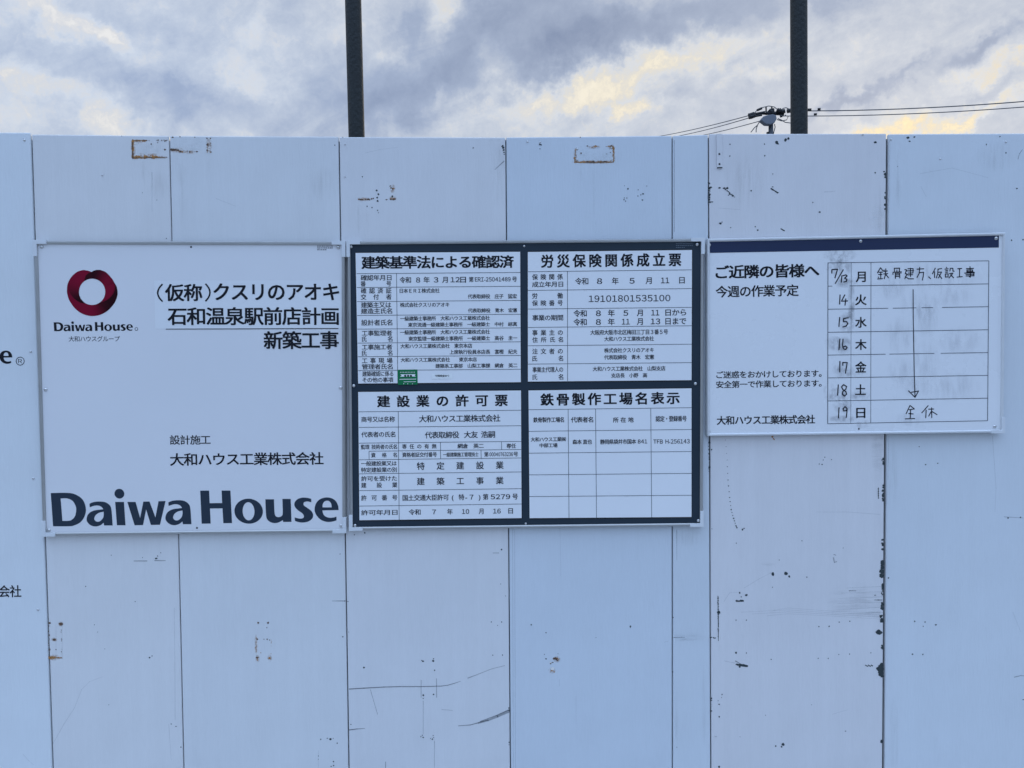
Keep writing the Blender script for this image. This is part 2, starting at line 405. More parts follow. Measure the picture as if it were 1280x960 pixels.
class Sheet:
    """an upright face at depth Y; slope of its rows follows its measured top and bottom edge"""
    def __init__(s, Y, tl, tr, bl, br, org=(0, 0), sc=1.0):
        s.Y, s.tl, s.tr, s.bl, s.br, s.org, s.sc = Y, tl, tr, bl, br, org, sc
    def px(s, x, y): return s.org[0] + x / s.sc, s.org[1] + y / s.sc
    def slope(s, px, py):
        st = (s.tr[1] - s.tl[1]) / (s.tr[0] - s.tl[0]); sb = (s.br[1] - s.bl[1]) / (s.br[0] - s.bl[0])
        k = (py - s.tl[1]) / (s.bl[1] - s.tl[1])
        return st + (sb - st) * k
    def text(s, mb, t, x0, x1, y0, y1, bold=0.0, cw=None, lift=0.0004, y_at=None, latin=False):
        px0, py0 = s.px(x0, y0); px1, py1 = s.px(x1, y1)
        pr = px0 if y_at is None else s.px(y_at, 0)[0]
        sl = s.slope(px0, (py0 + py1) / 2)
        a = U(px0, py1 + sl * (px0 - pr), s.Y - lift); b = U(px1, py1 + sl * (px1 - pr), s.Y - lift)
        ex = (b - a); Wd = ex.length; ex.normalize(); ez = Vector((-ex.z, 0, ex.x))
        H = (U(px0, py0, s.Y) - U(px0, py1, s.Y)).length
        cl = cells(t)
        sy = H / (KT - KB)
        first, last = cl[0], cl[-1]
        lsb = first[0][2] + first[1]; rsb = last[2] - (last[0][3] + last[1])
        tot = sum(c[2] for c in cl) - lsb - rsb
        if cw is None: sx, gap = Wd / tot, 0.0
        else:
            sx = (cw / s.sc) * (s.Y - CAM.y) / FPX / EM
            gap = (Wd - tot * sx) / max(1, len(cl) - 1)
        x = -lsb * sx
        shifts = [(0, 0)] if not bold else [(-bold, -bold * .7), (bold, -bold * .7), (-bold, bold * .7), (bold, bold * .7)]
        for g, o, wdt in cl:
            if g:
                for k, (dx, dy) in enumerate(shifts):
                    mb.add([a + ex * (x + (vx + o + dx) * sx) + ez * ((vy - KB + dy) * sy) + Vector((0, -0.00006 * k, 0)) for vx, vy in g[0]], g[1])
            x += wdt * sx + gap
    def row(s, mb, items, y0, y1, bold=0.0, **kw):
        r = items[0][1]
        for t, x0, x1 in items: s.text(mb, t, x0, x1, y0, y1, bold, y_at=r, **kw)
    def seg(s, mb, pts, w, lift=0.0004, w1=None):
        """painted stroke through measured points, w in photo pixels"""
        P = [U(*s.px(*p), s.Y - lift) for p in pts]
        k = (s.Y - CAM.y) / FPX
        for i in range(len(P) - 1):
            d = (P[i + 1] - P[i])
            if d.length < 1e-6: continue
            d.normalize(); n = Vector((-d.z, 0, d.x))
            f = lambda j: (w if w1 is None else w + (w1 - w) * j / (len(P) - 1)) * k / 2
            e0 = d * f(i) * .6 if len(P) > 2 else d * 0; e1 = d * f(i + 1) * .6 if len(P) > 2 else d * 0
            z = Vector((0, -0.00002 * (i % 4), 0))
            mb.poly([P[i] - e0 - n * f(i) + z, P[i + 1] + e1 - n * f(i + 1) + z, P[i + 1] + e1 + n * f(i + 1) + z, P[i] - e0 + n * f(i) + z])
    def hline(s, mb, x0, x1, y, xref, w, lift=0.0004):
        pr, py = s.px(xref, y); sl = s.slope(pr, py); q = lambda x: y + sl * (x - xref)
        s.seg(mb, [(x0, q(x0)), (x1, q(x1))], w, lift)
    def quad(s, mb, pts, lift=0.0004):
        P = [U(*s.px(*p), s.Y - lift) for p in pts]
        mb.poly(P)
    def smear(s, mb, x, y, rx, ry, lift=0.0003):
        P = [U(*s.px(x + a * rx, y + b * ry), s.Y - lift) for a, b in ((-1, 1), (1, 1), (1, -1), (-1, -1))]
        mb.poly(P, [(0, 0), (1, 0), (1, 1), (0, 1)])
    def ring(s, mb, x, y, r, w, lift=0.0004, n=28):
        s.seg(mb, [(x + r * math.cos(2 * math.pi * i / n), y + r * math.sin(2 * math.pi * i / n)) for i in range(n + 1)], w, lift)

def smooth_loop(pts, n=6):
    """closed outline; points flagged 1 stay corners, the rest are rounded (Catmull-Rom)"""
    out = []; L = len(pts)
    for i in range(L):
        p1, p2 = pts[i], pts[(i + 1) % L]
        c1, c2 = len(p1) > 2, len(p2) > 2
        if c1 and c2: out.append(p1[:2]); continue
        p0 = pts[i - 1] if not c1 else (2 * p1[0] - p2[0], 2 * p1[1] - p2[1])
        p3 = pts[(i + 2) % L] if not c2 else (2 * p2[0] - p1[0], 2 * p2[1] - p1[1])
        for k in range(n):
            t = k / n; f = lambda a, b, c, d: .5 * (2 * b + (c - a) * t + (2 * a - 5 * b + 4 * c - d) * t * t + (3 * b - a - 3 * c + d) * t ** 3)
            out.append((f(p0[0], p1[0], p2[0], p3[0]), f(p0[1], p1[1], p2[1], p3[1])))
    return out
def fill(loops):
    """flat faces for outlines with holes"""
    c = bpy.data.curves.new('f', 'CURVE'); c.dimensions = '2D'; c.fill_mode = 'FRONT'
    for lp in loops:
        sp = c.splines.new('POLY'); sp.points.add(len(lp) - 1); sp.use_cyclic_u = True
        for q, (x, y) in zip(sp.points, lp): q.co = (x, y, 0, 1)
    o = bpy.data.objects.new('f', c); COL.objects.link(o); bpy.context.view_layer.update()
    me = bpy.data.meshes.new_from_object(o.evaluated_get(bpy.context.evaluated_depsgraph_get()))
    r = ([(v.co.x, v.co.y) for v in me.vertices], [tuple(p.vertices) for p in me.polygons])
    bpy.data.objects.remove(o); bpy.data.curves.remove(c); bpy.data.meshes.remove(me)
    return r
C = 1
def z1(*p): return [(60 + a[0] / 13.47, 605 + a[1] / 13.47) + tuple(a[2:]) for a in p]
def zz(ox): return lambda *p: [(ox + a[0] / 12.8, 605 + a[1] / 12.8) + tuple(a[2:]) for a in p]
z2, z3, z4 = zz(145), zz(240), zz(330)
def ell(cx_, cy_, rx, ry, n=14): return [(cx_ + rx * math.cos(2 * math.pi * i / n), cy_ + ry * math.sin(2 * math.pi * i / n)) for i in range(n)]
a_out = z1((712, 330, C), (780, 303), (880, 293), (980, 305), (1050, 355), (1078, 440), (1088, 698, C), (945, 698, C), (938, 652, C), (880, 695), (800, 715), (720, 695), (665, 640), (655, 580), (690, 500), (780, 447), (940, 424, C), (912, 384), (860, 361), (790, 364), (715, 390, C))
a_in = z1((945, 465, C), (870, 482), (810, 522), (782, 580), (797, 617), (835, 635), (880, 625), (925, 580), (943, 530))
sh = lambda pts, dx, dy: [(p[0] + dx, p[1] + dy) + tuple(p[2:]) for p in pts]
WORD_RAW = [
    z1((68, 150, C), (330, 146), (480, 172), (600, 262), (648, 405), (622, 540), (545, 645), (440, 697), (360, 711), (85, 712, C)),
    z1((230, 240, C), (340, 240), (425, 278), (475, 360), (484, 440), (460, 540), (405, 602), (340, 620), (245, 620, C)),
    a_out, a_in,
    z2(*ell(72, 152, 78, 78)), z2((0, 285, C), (140, 285, C), (152, 660, C), (15, 660, C)),
    z2((195, 285, C), (325, 285, C), (390, 545, C), (450, 280, C), (548, 278, C), (635, 535, C), (693, 273, C), (805, 270, C), (703, 652, C), (558, 655, C), (490, 405, C), (432, 657, C), (297, 660, C)),
    sh(a_out, 98.5, -1.6), sh(a_in, 98.5, -1.6),
    z3((148, 103, C), (290, 103, C), (293, 305, C), (492, 303, C), (490, 102, C), (630, 102, C), (640, 625, C), (502, 627, C), (495, 388, C), (296, 390, C), (298, 633, C), (155, 635, C)),
    z3(*ell(912, 434, 227, 201)), z3(*ell(910, 435, 95, 146)),
    z4((32, 243, C), (170, 243, C), (172, 440), (182, 500), (205, 524), (240, 530), (282, 513), (304, 460), (305, 237, C), (437, 237, C), (440, 605, C), (308, 607, C), (302, 577, C), (240, 612), (170, 625), (100, 607), (50, 560), (36, 480)),
    z4((765, 235, C), (700, 220), (620, 217), (540, 245), (497, 300), (500, 360), (545, 415), (610, 463), (640, 505), (633, 540), (600, 553), (550, 550), (492, 535, C), (497, 592, C), (570, 612), (640, 615), (720, 595), (780, 540), (785, 475), (750, 420), (690, 375), (645, 340), (640, 305), (665, 282), (715, 278), (765, 290, C)),
    z4((1198, 415, C), (938, 422, C), (952, 480), (990, 522), (1050, 540), (1110, 536), (1160, 522, C), (1160, 582, C), (1090, 602), (1000, 605), (900, 565), (832, 480), (815, 400), (840, 310), (900, 245), (990, 215), (1080, 222), (1150, 265), (1190, 340)),
    z4((940, 373, C), (1088, 373, C), (1083, 320), (1060, 280), (1020, 265), (975, 280), (948, 320)),
]
WORD = []
for lp in WORD_RAW:
    WORD.append([((x - 65.05) / 358.5, (657.9 - 0.0178 * (x - 65.05) - y) / 358.5) for x, y in smooth_loop(lp)])
WORD_V, WORD_F = fill(WORD)
def wordmark(sheet, mb, pL, pR, ky=1.0, lift=0.0004):
    a = U(*pL, sheet.Y - lift); b = U(*pR, sheet.Y - lift)
    ex = b - a; L = ex.length; ex.normalize(); ez = Vector((-ex.z, 0, ex.x))
    mb.add([a + ex * (x * L) + ez * (y * L * ky) for x, y in WORD_V], WORD_F)

# ------------------------------------------------------------------ ground
g = MB(); g.poly([(-400, -400, 0), (400, -400, 0), (400, 600, 0), (-400, 600, 0)])
tag(g.build('ground', GROUND), kind='structure')
g = MB(); g.box(-40, 40, -3.6, 0.4, -0.05, 0.004)  # unseen pale strip, added to bounce light onto the lower fence
tag(g.build('bounce_pavement', BOUNCE_PAVE), kind='structure')

# ------------------------------------------------------------------ fence panels
P_LEFT = panel_mat('hoarding_paint_a', (0.735, 0.732, 0.735))
P_B = panel_mat('hoarding_paint_b', (0.71, 0.722, 0.735))
P_MID = panel_mat('hoarding_paint_c', (0.712, 0.712, 0.725))
P_BLUE = panel_mat('hoarding_paint_d', (0.635, 0.685, 0.74), 0.38, 0.4)
P_FILL = panel_mat('hoarding_paint_e', (0.645, 0.69, 0.735), 0.38, 0.7)
P_PINK = panel_mat('hoarding_paint_f', (0.715, 0.702, 0.713), 0.5, 0.8)
P_RIGHT = panel_mat('hoarding_paint_g', (0.67, 0.71, 0.75), 0.38, 0.5)
P_SHEET = panel_mat('printed_sheet_white', (0.73, 0.765, 0.79), 0.36, 0.3)

def lineX(p, q, z):
    a, b = U(*p), U(*q); t = (z - a.z) / (b.z - a.z); return a.x + (b.x - a.x) * t
GAP = 0.0014
def panel(name, m, L, R, top, label, front=0.0, thick=0.012, lip=True, gl=None, gr=None, group='flat white steel panels of the hoarding', cat='fence panel', lines=None):
    """L, R: seam lines as two measured points each; top: top edge at left and right"""
    zl, zr = U(*top[0]).z, U(*top[1]).z
    xs = lambda sm, z: lineX(sm[0], sm[1], z) if isinstance(sm, tuple) else sm
    z0 = 0.02
    gl, gr = gl or GAP, gr or GAP
    pts = [Vector((xs(L, z0) + gl, front, z0)), Vector((xs(R, z0) - gr, front, z0)), Vector((xs(R, zr) - gr, front, zr)), Vector((xs(L, zl) + gl, front, zl))]
    mb = MB(); mb.prism(pts, front + thick)
    root = empty(name, ((pts[0].x + pts[1].x) / 2, front + thick / 2, z0))
    tag(root, label, cat, group)
    sheet_o = mb.build('sheet', m, root, bevel=0.0032, seg=3)
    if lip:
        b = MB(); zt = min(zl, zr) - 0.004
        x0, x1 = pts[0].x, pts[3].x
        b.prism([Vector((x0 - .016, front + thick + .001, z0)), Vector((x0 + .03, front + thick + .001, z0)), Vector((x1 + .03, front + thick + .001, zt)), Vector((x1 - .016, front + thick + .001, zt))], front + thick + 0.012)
        b.build('joint_lip', SEAM_SHADE, root)
    root['_front'] = front
    return root

S0 = ((39.0, 166), (66, 960)); S1 = ((211.5, 170), (229.5, 960)); S2 = ((423.5, 171), (436.0, 960))
S3 = ((632.2, 172), (638.0, 960)); S4 = ((840.4, 170), (840.6, 960)); S5 = ((885.8, 168), (888.8, 960)); S6 = ((1108.3, 167), (1103.3, 960))
xr = U(1760, 500).x
p1 = panel('fence_panel', P_LEFT, (S0[0], S0[1]), S1, ((39, 168), (211, 169.8)), 'white panel left of centre with rust-edged rectangle at top, behind logo sign left half')
p2 = panel('fence_panel', P_B, S1, S2, ((212, 169.8), (423, 170.8)), 'white panel with dark rust dashes at its top left, behind right half of logo sign')
p3 = panel('fence_panel', P_MID, S2, S3, ((424, 171.2), (632, 171.8)), 'scratched white panel under the left half of the four-sheet permit board', front=-0.0006, gl=0.0018)
p4 = panel('fence_panel', P_BLUE, S3, S4, ((633, 171.6), (840, 169.6)), 'bluish panel with a rusty rectangle outline near its top, behind the permit board')
pf = panel('fence_panel', P_FILL, S4, S5, ((841, 169.4), (885.5, 168.2)), 'narrow bluish filler strip between the permit board and chipped panel', front=0.001)
p6 = panel('fence_panel', P_PINK, S5, S6, ((886.5, 167.4), (1108, 167.0)), 'pinkish white panel with black paint chips along its right edge', front=-0.0012)
p7 = panel('fence_panel', P_RIGHT, S6, xr, ((1109, 166.8), (1760, 163.5)), 'bluish white panel at the right end of the hoarding, beside chipped panel', front=0.006, gl=0.0085)
p0 = panel('printed_panel', P_SHEET, U(-420, 500).x, S0, ((-420, 164.5), (38.6, 166.2)), 'large white printed sheet cropped at the left edge, ending in registered mark', front=-0.004, lip=False, group=None, cat='sign')

def face(p, off=0.0): return Sheet(p['_front'] - off, (40, 168), (1108, 167), (66, 960), (1103, 955))
# ---- marks of wear
def speck(mb, sh_, x, y, r, irr=0.45, asp=1.0, lift=0.0004):
    n = random.choice((6, 7, 8)); c = U(*sh_.px(x, y), sh_.Y - lift - random.random() * 0.00015); k = (sh_.Y - CAM.y) / FPX
    a0 = random.random() * 6
    mb.poly([c + Vector((math.cos(a0 + 2 * math.pi * i / n) * r * asp * k * (1 - irr * random.random()), 0, math.sin(a0 + 2 * math.pi * i / n) * r * k * (1 - irr * random.random()))) for i in range(n)])
def specks(sh_, pts, m, parent, name='paint_chip', lift=0.0004):
    mb = MB()
    for p in pts: speck(mb, sh_, p[0], p[1], p[2] if len(p) > 2 else 1.0, asp=p[3] if len(p) > 3 else 1.0, lift=lift)
    return mb.build(name, m, parent)
def edge(pts, n, r0, r1, j=0.8):
    """chips scattered along a measured line"""
    out = []
    for i in range(n):
        t = random.random() * (len(pts) - 1); k = int(t); t -= k; a, b = pts[k], pts[k + 1]
        out.append((a[0] + (b[0] - a[0]) * t + random.uniform(-j, j), a[1] + (b[1] - a[1]) * t + random.uniform(-j, j), random.uniform(r0, r1), random.uniform(.8, 1.8)))
    return out
def screws(sh_, pts, parent, r=0.0040, m=SCREW, h=0.0028):
    k = (sh_.Y - CAM.y) / FPX
    for x, y in pts:
        mb = MB(); mb.dome(U(*sh_.px(x, y), sh_.Y), r, h); mb.build('screw', m, parent, smooth=True)
def strokes(sh_, lst, m, parent, name='scratch', lift=0.0005):
    for i, (pts, w, w1) in enumerate(lst):
        mb = MB(); sh_.seg(mb, pts, w, lift + 0.00002 * (i % 5), w1); mb.build(name, m, parent)
def smears(sh_, lst, m, parent, name, lift=0.0003):
    for i, (x, y, rx, ry) in enumerate(lst):
        mb = MB(); sh_.smear(mb, x, y, rx, ry, lift + 0.00002 * (i % 6)); mb.build(name, m, parent)

# panel 1
f = face(p1)
specks(f, edge([(166, 175), (166, 197)], 26, .7, 1.6) + edge([(166, 196.5), (197, 196.5)], 26, .6, 1.9, 1.2) + edge([(168, 176), (182, 176)], 12, .6, 1.4), RUST, p1, 'rust_patch')
specks(f, edge([(165.6, 175), (165.6, 197)], 16, .5, 1.0, .5) + edge([(166, 197.3), (208, 196.8)], 24, .5, 1.2, .5) + edge([(168, 175.5), (209, 175.5)], 14, .5, 1.1, .6) + [(189, 180, 1.2), (197, 178, .8), (206, 187, 1.2, 1.4), (206, 176.5, 1.0)], RUSTD, p1, 'rust_patch', 0.0007)
specks(f, [(169.5, 179, 1.8, 1.6), (167.5, 190, 1.2)], PALE, p1, 'paint_chip', 0.0009)
smears(f, [(187, 187, 21, 10)], PALEP, p1, 'worn_paint')
smears(f, [(180, 212, 4, 16), (188, 210, 3, 14), (198, 232, 12, 20)], DRIP, p1, 'rust_run')
screws(f, [(128, 219)], p1, 0.0028)
strokes(f, [([(165.7, 174.5), (165.5, 186), (165.7, 197.3)], 1.4, 1.5), ([(166, 197.2), (185, 197), (205, 196.8)], 1.2, .9), ([(166, 175.3), (184, 175.2)], 1.2, .7), ([(61, 822.4), (70, 822.2), (78, 822.6)], 2.6, .6)], RUSTL, p1, 'rust_line')
smears(f, [(166.5, 186, 3.2, 13), (172, 177, 9, 3), (177, 195, 6, 4), (191, 195, 8, 4), (202, 196.5, 8, 2), (68, 822, 9, 4), (76, 780, 4, 3.5), (68, 799.5, 4, 3)], HALO, p1, 'rust_bloom', 0.00025)
specks(f, edge([(61, 779), (61, 822)], 14, .4, .9, .8) + edge([(76, 779), (77, 822)], 9, .3, .8, .6) + [(76, 780, 2.4, 1.4), (68, 799.5, 2.2, 1.4), (62, 779, 1.8), (70, 812, 1.0), (62, 812, 1.4)], RUSTD, p1, 'rust_patch')
specks(f, edge([(61, 822), (68, 822)], 16, .8, 2.0, 1.0) + edge([(68, 822), (78, 822)], 8, .4, 1.0, .5), RUST, p1, 'rust_patch', 0.0007)
specks(f, [(139, 694, .7), (169, 752, .8), (187, 822, 1.3), (190, 820, .9), (107, 733, .9), (118, 781, .7), (122, 790, .7), (131, 811, .7), (136, 881, .6), (214, 905, .9), (220, 908, .7, 2), (195, 698, 1.4, 1.4), (197, 695, 1.0), (201, 691, .7), (178, 697, .7), (226, 934, 1.0), (196, 250, .6), (208, 298, .7), (178, 241, .6), (152, 170, .5)], BARE, p1)
strokes(f, [([(167, 701.2), (184, 701.2)], .7, .9), ([(193, 700.8), (207, 700.8)], 1.0, .6)], SCUFFD, p1)
strokes(f, [([(66, 930), (80, 905), (93, 885), (102, 862), (112, 852), (128, 846)], .9, .5), ([(190, 215), (190, 265)], 1.2, .6), ([(70, 780), (70, 824)], .6, .6), ([(77.6, 778), (77.6, 824)], .7, .7)], SCUFFL, p1)
# panel 2
f = face(p2)
specks(f, edge([(214, 186.5), (222, 188.5)], 16, .8, 1.9, .8) + edge([(222, 189), (229, 190)], 7, .6, 1.2, .6) + [(234, 189, 1.0), (237, 190, 1.3), (240, 190, .9), (246, 189.7, 1.0, 1.8), (216, 171.5, 1.2, 1.5), (225, 170.8, 1.0), (243.5, 171.6, .9), (259.6, 181, 1.9), (258.6, 173, 1.2), (263, 173, 1.0), (259, 188, 1.4), (263.6, 190, 1.2), (263.4, 179, .8)], RUSTD, p2, 'rust_patch')
specks(f, [(228, 190, 1.2), (259, 190, .9), (263, 190.5, .8)], RUST, p2, 'rust_patch', 0.0007)
specks(f, [(261, 173, 1.3), (261, 187, 1.5), (259.8, 178, .8)], PALE, p2, 'paint_chip', 0.0008)
smears(f, [(238, 180, 28, 11)], PALEP, p2, 'worn_paint')
smears(f, [(227, 240, 5, 45), (222, 205, 3, 18), (406, 230, 20, 24), (260, 205, 3, 16)], DRIP, p2, 'rust_run')
specks(f, [(322.5, 778.5, 1.6), (335, 778.5, 1.8), (333.5, 784.5, .9), (321.5, 799, 1.4), (330, 799, .8), (334, 799, 1.2), (337, 800, .9), (321.4, 822, 2.0)], RUSTD, p2, 'rust_patch')
specks(f, edge([(320, 794), (320, 815)], 6, .3, .7, .6) + edge([(339, 798), (339, 822)], 6, .3, .7, .5) + [(337, 822.5, 1.6), (321.8, 825, 1.0), (326, 816, .8), (322, 779, .7)], RUST, p2, 'rust_patch', 0.0007)
smears(f, [(321.5, 842, 2.2, 26)], DRIP, p2, 'rust_run')
smears(f, [(222, 188, 11, 3.5), (237, 190, 8, 2.5), (261, 182, 4, 10), (337, 823, 3, 5), (322, 823, 3, 5), (320, 806, 2, 14)], HALO, p2, 'rust_bloom', 0.00025)
specks(f, [(401, 924, 1.2), (409, 923, .9), (413, 924, 1.7, 1.2), (416.5, 923, .8), (421.5, 929, 1.0), (398, 945, .9), (398, 949, .7), (417, 952, 1.2), (414, 958, 1.0), (417, 957, 1.0), (425, 692.5, .8), (431, 751.2, 1.0), (428.6, 796, 1.1), (418.5, 181.5, .9)], BARE, p2)
strokes(f, [([(415, 751.2), (430, 751.2)], .5, .9)], SCUFFD, p2)
strokes(f, [([(270, 248), (295, 258)], .8, .4), ([(218, 760), (219, 900)], .8, .8), ([(398, 938), (398, 960)], .6, .6), ([(211, 905), (214, 950)], .8, .6)], SCUFFL, p2)
# panel 3
f = face(p3)
specks(f, [(453, 221, 1.0), (471, 238, 1.5), (473, 242.8, 1.5), (471.5, 247, 1.5), (472, 251.2, 1.6), (459, 258, 1.0), (465, 259.5, 1.0), (472, 263, 1.0), (473, 266, .8), (591.5, 184.8, 1.0), (490.3, 245.5, 1.6), (428.5, 171.5, .6)], BARE, p3)
specks(f, edge([(447, 249.3), (462, 249.3)], 15, .5, 1.1, .4) + [(464.5, 248.5, 1.4), (461, 249, 1.4), (466.5, 248, 1.2)] + edge([(488.5, 232), (491, 238)], 8, .4, 1.2, 1.2) + edge([(488, 249), (495, 249)], 8, .5, 1.2, .6) + [(483, 249.5, .9, 2)], RUSTD, p3, 'rust_patch')
specks(f, edge([(488, 233), (493, 236)], 4, .4, .7, 1.2) + [(448, 249, .8), (489, 248, .8)], RUST, p3, 'rust_patch', 0.0007)
mb = MB()
for i, (x, y, r) in enumerate([(628.6, 182, 1.0), (629, 184.5, 1.6), (629.6, 187.5, 1.3), (630, 190.5, 1.0), (630.3, 193, .7), (627.4, 183, .8)]): speck(mb, f, x, y, r * 1.2, .3)
mb.build('paint_chip', BARE, p3)
screws(f, [(431.2, 180.5), (431.2, 221)], p3, 0.0026)
strokes(f, [([(618.5, 212), (630.5, 201)], .7, 1.3)], SCUFF, p3)
strokes(f, [([(457, 191), (475, 187), (497, 184)], .6, .4)], SCUFFL, p3)
smears(f, [(455, 249, 10, 2.5), (491, 236, 3.5, 6), (491, 248, 6, 3)], HALO, p3, 'rust_bloom', 0.00025)
smears(f, [(624, 235, 9, 26), (448, 275, 3, 24), (459, 272, 3, 22), (625, 200, 12, 25)], DRIP, p3, 'rust_run')
specks(f, [(443, 668.5, 1.0), (456, 666, 1.2), (627, 687, 1.3), (614, 777.5, .9), (627, 777.5, 1.0), (622, 781.8, .7), (616, 819, .9), (628, 818.8, 1.0), (455, 834.5, 1.7), (528.8, 826.5, 1.5), (527, 825.5, .8), (541.5, 826.2, 1.8), (542, 823.5, .9), (543.2, 837.8, 1.1), (529, 869, 1.6), (542, 868, 1.2), (526, 921, 1.0), (529, 921.8, 1.3), (528, 919, .9), (540.5, 924, 1.4), (542, 922, .8), (538, 923, .7), (541.5, 919.5, .9), (438.6, 905.5, .9), (529, 873, 1.0), (626, 730, .7), (632, 745, .7)], BARE, p3)
specks(f, [(636, 885, 1.3, .8), (636.2, 888, 1.0), (636.4, 928, 1.2, .6), (636.4, 931, .9, .6), (435.8, 790, .6), (435, 752, .8)], BARE, p3)
strokes(f, [([(436.6, 861.3), (455, 860.2), (480, 858.8), (500, 858.3), (530, 858.2), (552, 857.6), (560, 856.5), (570, 853.5)], 1.3, .8), ([(436.8, 912.4), (446, 911.2), (456, 910.6)], 1.5, .5), ([(573, 907.3), (588, 906.2), (598, 903.5), (610, 899.8)], .7, 1.4)], SCUFFD, p3)
strokes(f, [([(598, 904), (610, 900.5), (622, 895.5), (636.5, 888.8)], 1.6, 3.4), ([(570, 853.5), (576, 851.5)], .9, .5), ([(584.5, 847.8), (598, 842.6)], 1.3, .7)], SCUFF, p3, lift=0.0006)
strokes(f, [([(600, 902), (620, 894.5), (636.5, 887)], .9, .9)], SCUFFD, p3, lift=0.0007)
strokes(f, [([(598, 842.6), (615, 836), (631, 832)], .8, .6), ([(463, 862), (467, 876), (472, 893)], .7, .5), ([(526.4, 850), (526.4, 872)], .7, .7), ([(545.6, 848), (545.8, 872)], .9, .9), ([(552, 887), (566, 888)], .6, .4), ([(482, 952), (482, 960)], 1.0, 1.0), ([(616, 691.2), (624, 691.2)], .8, .8), ([(529, 876), (529, 918)], .6, .4), ([(543, 926), (543, 960)], .6, .4)], SCUFF, p3, lift=0.0008)
# panel 4
f = face(p4)
specks(f, edge([(718, 202.6), (767, 202.4)], 56, .6, 1.3, .5) + edge([(718.5, 196), (720, 203)], 8, .6, 1.5, .8) + edge([(767, 184), (767, 202)], 14, .4, .9, .5) + edge([(761, 183), (767, 186)], 8, .5, 1.1, .8) + edge([(719.5, 187), (719, 199)], 5, .3, .6, .4) + edge([(740, 184), (746, 182.5)], 6, .5, 1.2, .6), RUST, p4, 'rust_patch')
specks(f, edge([(732, 202.6), (758, 202.2)], 24, .5, 1.2, .4) + [(734.5, 202.4, 1.6, 1.6), (742, 203, 1.3), (756, 202, 1.3, 1.6), (726.4, 191.4, 1.3), (734, 182.3, 1.1), (764, 182.5, 1.4), (763, 190.5, .8), (758.5, 192.5, .7), (725.5, 171.6, .8)], RUSTD, p4, 'rust_patch', 0.0007)
smears(f, [(743, 193, 25, 10)], PALEP, p4, 'worn_paint')
strokes(f, [([(718.5, 202.7), (740, 202.9), (767, 202.5)], 1.5, 1.2), ([(767, 202), (767.4, 192), (766.8, 182.5)], 1.1, 1.0), ([(718.6, 202), (718.8, 196)], 1.6, 1.0), ([(719.2, 195), (720.4, 184.5)], .6, .5), ([(766, 183), (757, 183)], .9, .5)], RUSTL, p4, 'rust_line')
smears(f, [(743, 202.5, 30, 2.6), (719, 195, 2.4, 11), (767, 193, 2.4, 12), (742, 183.5, 9, 2.5), (764, 184, 5, 3.5), (696, 824, 5, 4.5), (690, 838, 5, 4)], HALO, p4, 'rust_bloom', 0.00025)
screws(f, [(721.6, 186.4), (721.4, 199.8), (764.2, 184.6), (764, 199.6), (659.4, 177.3)], p4, 0.0030)
screws(f, [(675.2, 178)], p4, 0.0026)
specks(f, [(674.5, 180.5, 1.2), (676.3, 181, 1.4), (675, 186, .8), (785, 236, 1.3), (783.5, 247.5, .9), (780, 249.5, .9), (782, 251.5, 1.0), (780.4, 247.5, .8), (803.8, 242.2, 1.5), (801, 243.5, .9), (797.3, 245, 1.0), (797.7, 237.4, .8), (808.5, 232.5, .7), (803, 250, 1.0, 1.6), (780.5, 232, .8, .5), (664, 781, 1.1), (682.5, 790.8, 1.0), (788, 783.2, 1.7, .8), (682.5, 823.5, 1.4), (680.5, 818, .7), (697.5, 817, .8, .6), (745, 797, .6)], BARE, p4)
smears(f, [(742.5, 245, 1.6, 46), (726, 215, 1.5, 15), (838.5, 235, 2.0, 50)], DRIP, p4, 'rust_run')
specks(f, edge([(693, 822), (698, 827)], 9, .7, 1.6, 1.0) + edge([(686, 832), (694, 824)], 6, .4, .8, .8), RUSTD, p4, 'rust_patch')
specks(f, [(697, 823, 1.0), (690, 838.5, 1.1), (693, 840, .9), (688, 840, .7)], RUST, p4, 'rust_patch', 0.0007)
specks(f, [(690.5, 836, 2.6, 1.4), (688, 828, 1.6)], PALE, p4, 'paint_chip', 0.00035)
strokes(f, [([(699.4, 849), (699.4, 858)], .7, .5), ([(643.2, 662), (644.4, 960)], .9, .9), ([(640.6, 662), (641.8, 960)], .9, .9), ([(720, 870), (720, 905)], .6, .4), ([(830, 803), (836, 801)], .8, .5), ([(700, 660), (701, 720)], .6, .4)], SCUFFL, p4)
# filler strip
f = face(pf)
smears(f, [(862, 797, 24, 7), (850, 797, 10, 5)], GRIME, pf, 'grime')
smears(f, [(862, 672, 20, 12), (846, 900, 3, 40), (880, 880, 3, 60)], DRIP, pf, 'rust_run')
strokes(f, [([(842, 797), (852, 796.6), (856, 797)], 1.1, .7), ([(843, 175), (843, 290)], .6, .6), ([(846, 662), (846, 700)], .6, .3)], SCUFF, pf)
specks(f, [(841.5, 772, 1.0, .6), (841, 840, .8), (888, 797, .9, 1.6), (846, 934, .9, .5), (886, 228, .6)], BARE, pf)
